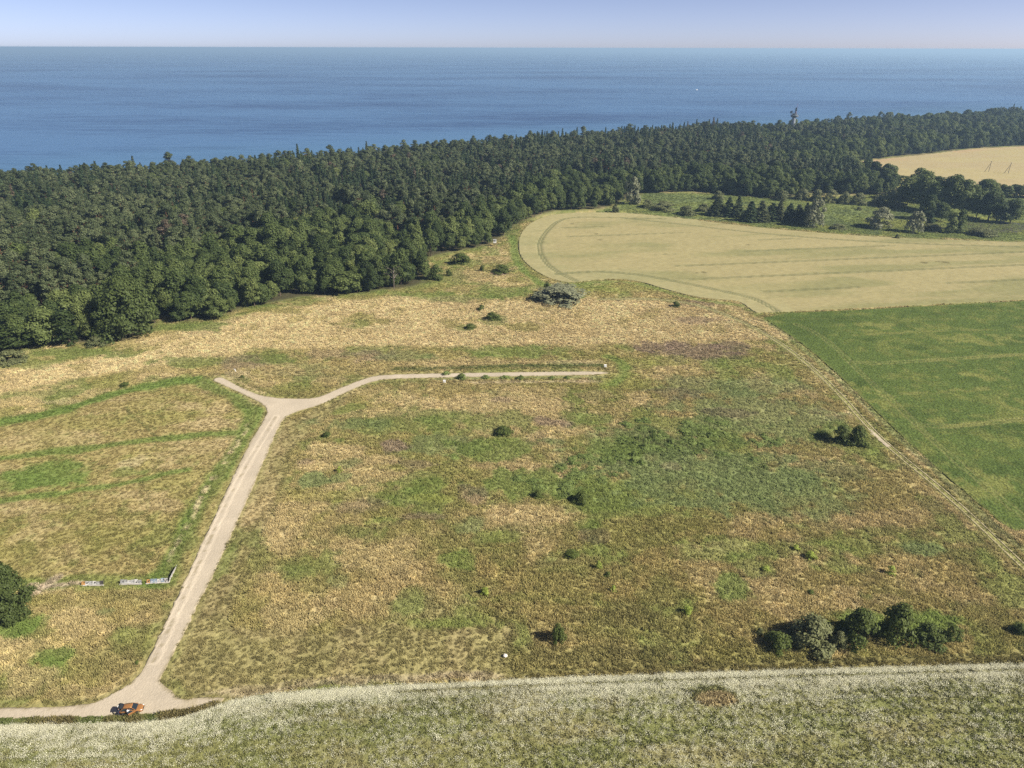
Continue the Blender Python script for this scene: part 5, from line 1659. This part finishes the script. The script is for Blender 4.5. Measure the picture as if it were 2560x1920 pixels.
def at_car(x, y):
    c_, s_ = math.cos(R(9)), math.sin(R(9))
    return (car_x + c_ * x - s_ * y, car_y + s_ * x + c_ * y, -.10)
J, RD, E, sp = standing(.10)
person(at_car(-.32, -1.12), R(95), 'person in white clothes standing in the open car door', J, RD, E, m_white, m_white, m_skin, m_hair, sp)
J, RD, E, sp = standing(.22)
person(at_car(-2.28, -.75), R(40), 'person in dark clothes bending at the open tailgate', J, RD, E, m_dk, m_dk, m_skin, m_hair, sp)

# ------------------------------------------------------------------ low panel barriers by the mown meadow
m_pg = plain('weathered grey panel', (.30, .30, .29), .8, noise=.35, scale=1.6)
m_pw = plain('dirty white panel', (.44, .43, .41), .8, noise=.3, scale=1.3)
m_pb = plain('faded blue daubed panel', (.20, .25, .31), .8, noise=.4, scale=1.4)
m_po = plain('rusty orange panel', (.45, .24, .08), .85, noise=.25, scale=2)
m_pd = plain('dark rotten board', (.06, .055, .05), .9, noise=.2)
m_conc = plain('pale concrete footing', (.45, .42, .38), .9, noise=.15)
def barrier(p0, p1, label, cols, tilt, seed, h=1.15):
    a, b_ = Vector((*G(*p0), 0)), Vector((*G(*p1), 0))
    L_ = (b_ - a).length
    rz = math.atan2((b_ - a).y, (b_ - a).x)
    o = thing('panel_barrier', (a.x, a.y, -.15), label, 'barrier', 'low barriers of old panels beside the mown meadow', rz)
    rr = random.Random(seed)
    n_ = len(cols)
    wd = L_ / n_
    M = Matrix.Rotation(R(tilt), 4, 'X')
    for i, m in enumerate(cols):
        hh = h * rr.uniform(.82, 1.05)
        mb = MB().box((wd * (i + .5), 0, hh / 2), (wd - .05, .07, hh), Matrix.Rotation(R(tilt + rr.uniform(-4, 4)), 4, 'X'))
        pn = mb.build('panel', m, o, bevel=.008)
        if rr.random() < .5:
            MB().box((wd * (i + rr.uniform(.35, .65)), -.055, hh * rr.uniform(.35, .65)), (wd * .4, .025, hh * .3), M).build('patch', rr.choice([m_pd, m_pw, m_pg]), pn)
    MB().box((L_ / 2, -.06, .06), (L_ + .3, .26, .22)).build('footing', m_conc, o, bevel=.02)
    for i in range(n_ + 1):
        MB().bar((wd * i, .75, .0), (wd * i, .18, h * .85), .05, .05, 5).build('strut', m_pd, o)
    return o
barrier((203, 1463), (258, 1462), 'leftmost low panel barrier with a rusty orange end', [m_po, m_pw, m_pg, m_pw, m_pg, m_pd], -32, 1)
barrier((300, 1460), (353, 1459), 'middle low barrier of grey panels', [m_pg, m_pg, m_pw, m_pg, m_pw, m_pg], -32, 2)
barrier((366, 1458), (419, 1455), 'low panel barrier with orange end and bluish daubed panels, nearest the road', [m_po, m_pb, m_pb, m_pw, m_pb, m_pw], -32, 3)
barrier((421, 1455), (438, 1419), 'short barrier set at an angle at the corner beside the road', [m_pw, m_pw, m_pw, m_pg], 24, 4, 1.35)

# ------------------------------------------------------------------ small marks
m_wp = plain('white paint', (.8, .8, .78), .6, noise=.06)
def cabinet(px, py, w_, h_, label, rz=0.0):
    x, y = G(px, py)
    o = thing('utility_cabinet', (x, y, -.15), label, 'cabinet', rz=rz)
    MB().box((0, 0, h_ / 2 + .12), (w_, w_ * .55, h_)).build('housing', m_wp, o, bevel=.03)
    MB().box((0, 0, h_ + .16), (w_ + .08, w_ * .55 + .08, .06)).build('lid', m_wp, o, bevel=.01)
    MB().box((0, 0, .06), (w_ + .1, w_ * .55 + .1, .2)).build('plinth', m_conc, o, bevel=.01)
    dr_ = MB().box((0, -w_ * .275 - .012, h_ / 2 + .12), (w_ * .86, .02, h_ * .86)).build('door', m_wp, o)
    MB().box((w_ * .3, -w_ * .275 - .03, h_ / 2 + .12), (.03, .02, .1)).build('handle', m_black, dr_)
cabinet(1513, 918, 1.0, 1.1, 'white utility cabinet at the right end of the upper road')
cabinet(1111, 957, .95, 1.1, 'white utility cabinet below the upper road, left of the weed clumps')
x, y = G(590, 930)
o = thing('marker_post', (x, y, -.15), 'leaning white marker post above the short road branch', 'post')
MB().box((0, 0, .75), (.30, .16, 1.5), Matrix.Rotation(R(-12), 4, 'Y')).build('post', m_wp, o, bevel=.02)
MB().box((-.32, 0, 1.52), (.34, .2, .1), Matrix.Rotation(R(-12), 4, 'Y')).build('cap', m_wp, o, bevel=.02)
def ico(r0, seed, sq=.7):
    bm = bmesh.new()
    bmesh.ops.create_icosphere(bm, subdivisions=2, radius=r0)
    rr = random.Random(seed)
    for v in bm.verts:
        v.co *= rr.uniform(.82, 1.12)
        v.co.z *= sq
    me = bpy.data.meshes.new('boulder')
    bm.to_mesh(me)
    bm.free()
    me.materials.append(plain('pale stone', (.62, .58, .52), .9, noise=.2))
    return me
obj('boulder', ico(.5, 3), None, (*G(1263, 1640), .1), label='pale boulder at the corner of the mown strip left of the round bush', category='boulder')

# raised hide (white box on legs) at the wood edge
x, y = G(1237, 615)
o = thing('hunting_hide', (x, y, -.15), 'small white raised hide at the wood edge by the clearing', 'hide')
for sx in (-.8, .8):
    for sy in (-.8, .8):
        MB().bar((sx * 1.3, sy * 1.3, 0), (sx, sy, 2.4), .08, .07, 5).build('leg', m_bark, o)
MB().box((0, 0, 3.3), (1.9, 1.9, 1.9)).build('cabin', m_wp, o, bevel=.04)
MB().box((0, -.1, 4.35), (2.3, 2.4, .14), Matrix.Rotation(R(0), 4, 'X')).build('roof', m_pg, o)
MB().box((0, -.96, 3.6), (1.2, .04, .4)).build('window', m_glass, o)
for k in range(6):
    MB().bar((-.25, -1.5 + k * .09, .35 * k + .2), (.25, -1.5 + k * .09, .35 * k + .2), .03, .03, 4).build('rung', m_bark, o)

# ------------------------------------------------------------------ radar tower in the far wood
m_tw = plain('white tower concrete', (.22, .25, .29), .7, noise=.06)
m_td = plain('dark steel', (.10, .12, .14), .5, .3, noise=.1)
x, y = G(1989, 352)
y += 20
tw = thing('radar_tower', (x, y, -.2), 'white radar tower with platform and dish above the far wood', 'tower')
zt = 41.5
MB().tube([(0, 0, 0), (0, 0, 14), (0, 0, 28), (0, 0, zt - 12)], [3.6, 3.0, 2.5, 2.3], 16).build('shaft', m_tw, tw, smooth=True)
MB().tube([(0, 0, zt - 12), (0, 0, zt - 9.5)], [2.8, 4.6], 16).build('collar', m_td, tw)
MB().box((3.6, -1.0, zt - 10.2), (3.0, 3.4, 2.8)).build('equipment_box', m_tw, tw, bevel=.1)
MB().box((-3.6, -1.0, zt - 10.2), (2.8, 3.0, 2.4)).build('equipment_box', m_td, tw, bevel=.1)
MB().tube([(0, 0, zt - 9.4), (0, 0, zt - 8.8)], [5.2, 5.2], 18).build('platform', m_tw, tw)
MB().tube([(0, 0, zt - 8.8), (0, 0, zt - 6.6)], [3.4, 3.4], 14).build('cabin', m_td, tw)
for k in range(16):
    a_ = 2 * math.pi * k / 16
    MB().bar((5.1 * math.cos(a_), 5.1 * math.sin(a_), zt - 8.8), (5.1 * math.cos(a_), 5.1 * math.sin(a_), zt - 7.6), .07, .07, 4).build('railing_post', m_tw, tw)
MB().bar((-3.6, -2, zt - 8), (-5.6, -2.4, zt - 5.2), .35, .3, 6).build('dish_arm', m_td, tw)
dm_ = MB()
qd = Vector((-.75, -.5, .45)).normalized().to_track_quat('Z', 'Y')
dm_.loft([[Vector((-5.6, -2.4, zt - 4.8)) + qd @ Vector((rr * math.cos(2 * math.pi * k / 16), rr * math.sin(2 * math.pi * k / 16), zz)) for k in range(16)] for rr, zz in ((.2, 0), (1.2, .15), (2.1, .6), (2.15, .75), (1.2, .32), (.15, .2))])
dm_.build('dish', m_tw, tw, smooth=True)
MB().tube([(1.0, 0, zt - 6.6), (1.0, 0, zt - 3.2)], [1.0, .7], 8).build('pedestal', m_td, tw)
rd_ = MB()
rd_.loft([[Vector((1.2 + dx, sy_ * w_, zt - 1.2 + sz_ * h_)) for sy_, sz_ in ((-1, -.6), (-.7, -1), (.7, -1), (1, -.6), (1, .6), (.7, 1), (-.7, 1), (-1, .6))] for dx, w_, h_ in ((-.5, 2.4, 2.0), (0, 2.9, 2.5), (.5, 2.5, 2.1))])
ra = rd_.build('radar_antenna', m_td, tw)
ra.rotation_euler = (0, 0, R(0))
MB().bar((2.6, 1.2, zt - 6.6), (2.6, 1.2, zt + 6), .16, .06, 5).build('mast', m_red, tw)
MB().bar((-1.2, 1.2, zt - 6.6), (-1.2, 1.2, zt + 2.5), .12, .05, 5).build('whip_aerial', m_td, tw)

# power poles in the far field
m_pole = plain('old timber pole', (.13, .11, .085), .9, noise=.2)
for px, py, lab in ((2471, 430, 'left timber power pole with a strut in the far field'), (2520, 434, 'right timber power pole with a strut in the far field')):
    x, y = G(px, py)
    o = thing('power_pole', (x, y, .2), lab, 'pole', 'power poles in the far stubble field')
    MB().bar((0, 0, 0), (.3, 0, 11), .24, .17, 6).build('pole', m_pole, o)
    MB().bar((-4.2, 0, 0), (.2, 0, 9.2), .22, .16, 6).build('strut', m_pole, o)
    ca = MB().box((.25, 0, 10.2), (.16, 2.4, .2)).build('crossarm', m_pole, o)
    for yy in (-1.1, 0, 1.1):
        MB().bar((.25, yy, 10.3), (.25, yy, 10.7), .09, .07, 5).build('insulator', m_wp, ca)

# boat far out
bx, by = G(1742, 225, SEA_Z)
bo = thing('motor_boat', (bx, by, SEA_Z), 'tiny white boat alone on the open sea', 'boat', rz=.6)
hb_ = MB()
hb_.loft([[Vector((x, -w_, z1)), Vector((x, -w_ * .6, -.3)), Vector((x, w_ * .6, -.3)), Vector((x, w_, z1))] for x, w_, z1 in ((-4, 1.3, 1.0), (-1, 1.5, 1.05), (2, 1.2, 1.2), (3.6, .5, 1.45), (4.2, .06, 1.55))])
hb_.build('hull', m_wp, bo)
MB().box((-.4, 0, 1.75), (2.6, 1.7, 1.4)).build('cabin', m_wp, bo, bevel=.15)
MB().box((.6, 0, 1.95), (.7, 1.5, .5)).build('window', m_glass, bo)
MB().bar((-1, 0, 2.4), (-1, 0, 5), .06, .03, 5).build('mast', m_wp, bo)

# ------------------------------------------------------------------ houses half hidden in the wood
m_wall = plain('cream house wall', (.60, .52, .44), .9, noise=.08)
m_tile = plain('salmon roof tiles', (.48, .25, .17), .85, noise=.2, scale=2)
m_frame = plain('white window frame', (.75, .75, .72), .6, noise=.03)
def house(loc, rz, L_, W_, H_, label):
    o = thing('house', loc, label, 'house', rz=rz)
    MB().box((0, 0, H_ / 2), (L_, W_, H_)).build('wall', m_wall, o)
    rh = W_ * .42
    r_ = MB().add([(-L_ / 2 - .5, -W_ / 2 - .5, H_), (L_ / 2 + .5, -W_ / 2 - .5, H_), (L_ / 2 + .5, W_ / 2 + .5, H_), (-L_ / 2 - .5, W_ / 2 + .5, H_), (-L_ / 2 - .5, 0, H_ + rh), (L_ / 2 + .5, 0, H_ + rh)],
                  [(0, 1, 5, 4), (2, 3, 4, 5), (0, 4, 3), (1, 2, 5), (0, 3, 2, 1)]).build('roof', m_tile, o)
    MB().box((L_ * .2, .3, H_ + rh * .95), (.8, .8, 1.8)).build('chimney', m_tile, r_)
    for i in range(3):
        xx = -L_ * .32 + i * L_ * .32
        if i == 1:
            d_ = MB().box((xx, -W_ / 2 - .03, 1.1), (1.1, .08, 2.2)).build('door', m_bark, o)
        else:
            w__ = MB().box((xx, -W_ / 2 - .03, 1.7), (1.5, .08, 1.4)).build('window', m_frame, o)
            MB().box((xx, -W_ / 2 - .08, 1.7), (1.2, .04, 1.1)).build('pane', m_glass, w__)
x, y = G(14, 810)
house((x, y, -.1), R(18), 13, 8, 5.0, 'house with a salmon roof showing through trees at the left edge')
x, y = G(2133, 384)
house((x, y, -.1), R(-10), 14, 9, 9.0, 'house with a red roof peeping out of the far wood')

# ------------------------------------------------------------------ haze
m_hz = bpy.data.materials.new('thin sea air')
m_hz.use_nodes = True
hn, hl = m_hz.node_tree.nodes, m_hz.node_tree.links
hn.clear()
ho = hn.new('ShaderNodeOutputMaterial')
pv = hn.new('ShaderNodeVolumePrincipled')
pv.inputs['Color'].default_value = (.50, .74, 1.0, 1)
pv.inputs['Density'].default_value = 1.2e-4
pv.inputs['Anisotropy'].default_value = .2
hl.new(pv.outputs[0], ho.inputs['Volume'])
hb = MB().box((0, 48000, 39.6), (220000, 112000, 160))
hz = hb.build('haze', m_hz, kind='stuff')
hz['label'] = 'thin blue haze over land and sea'
hz['category'] = 'haze'
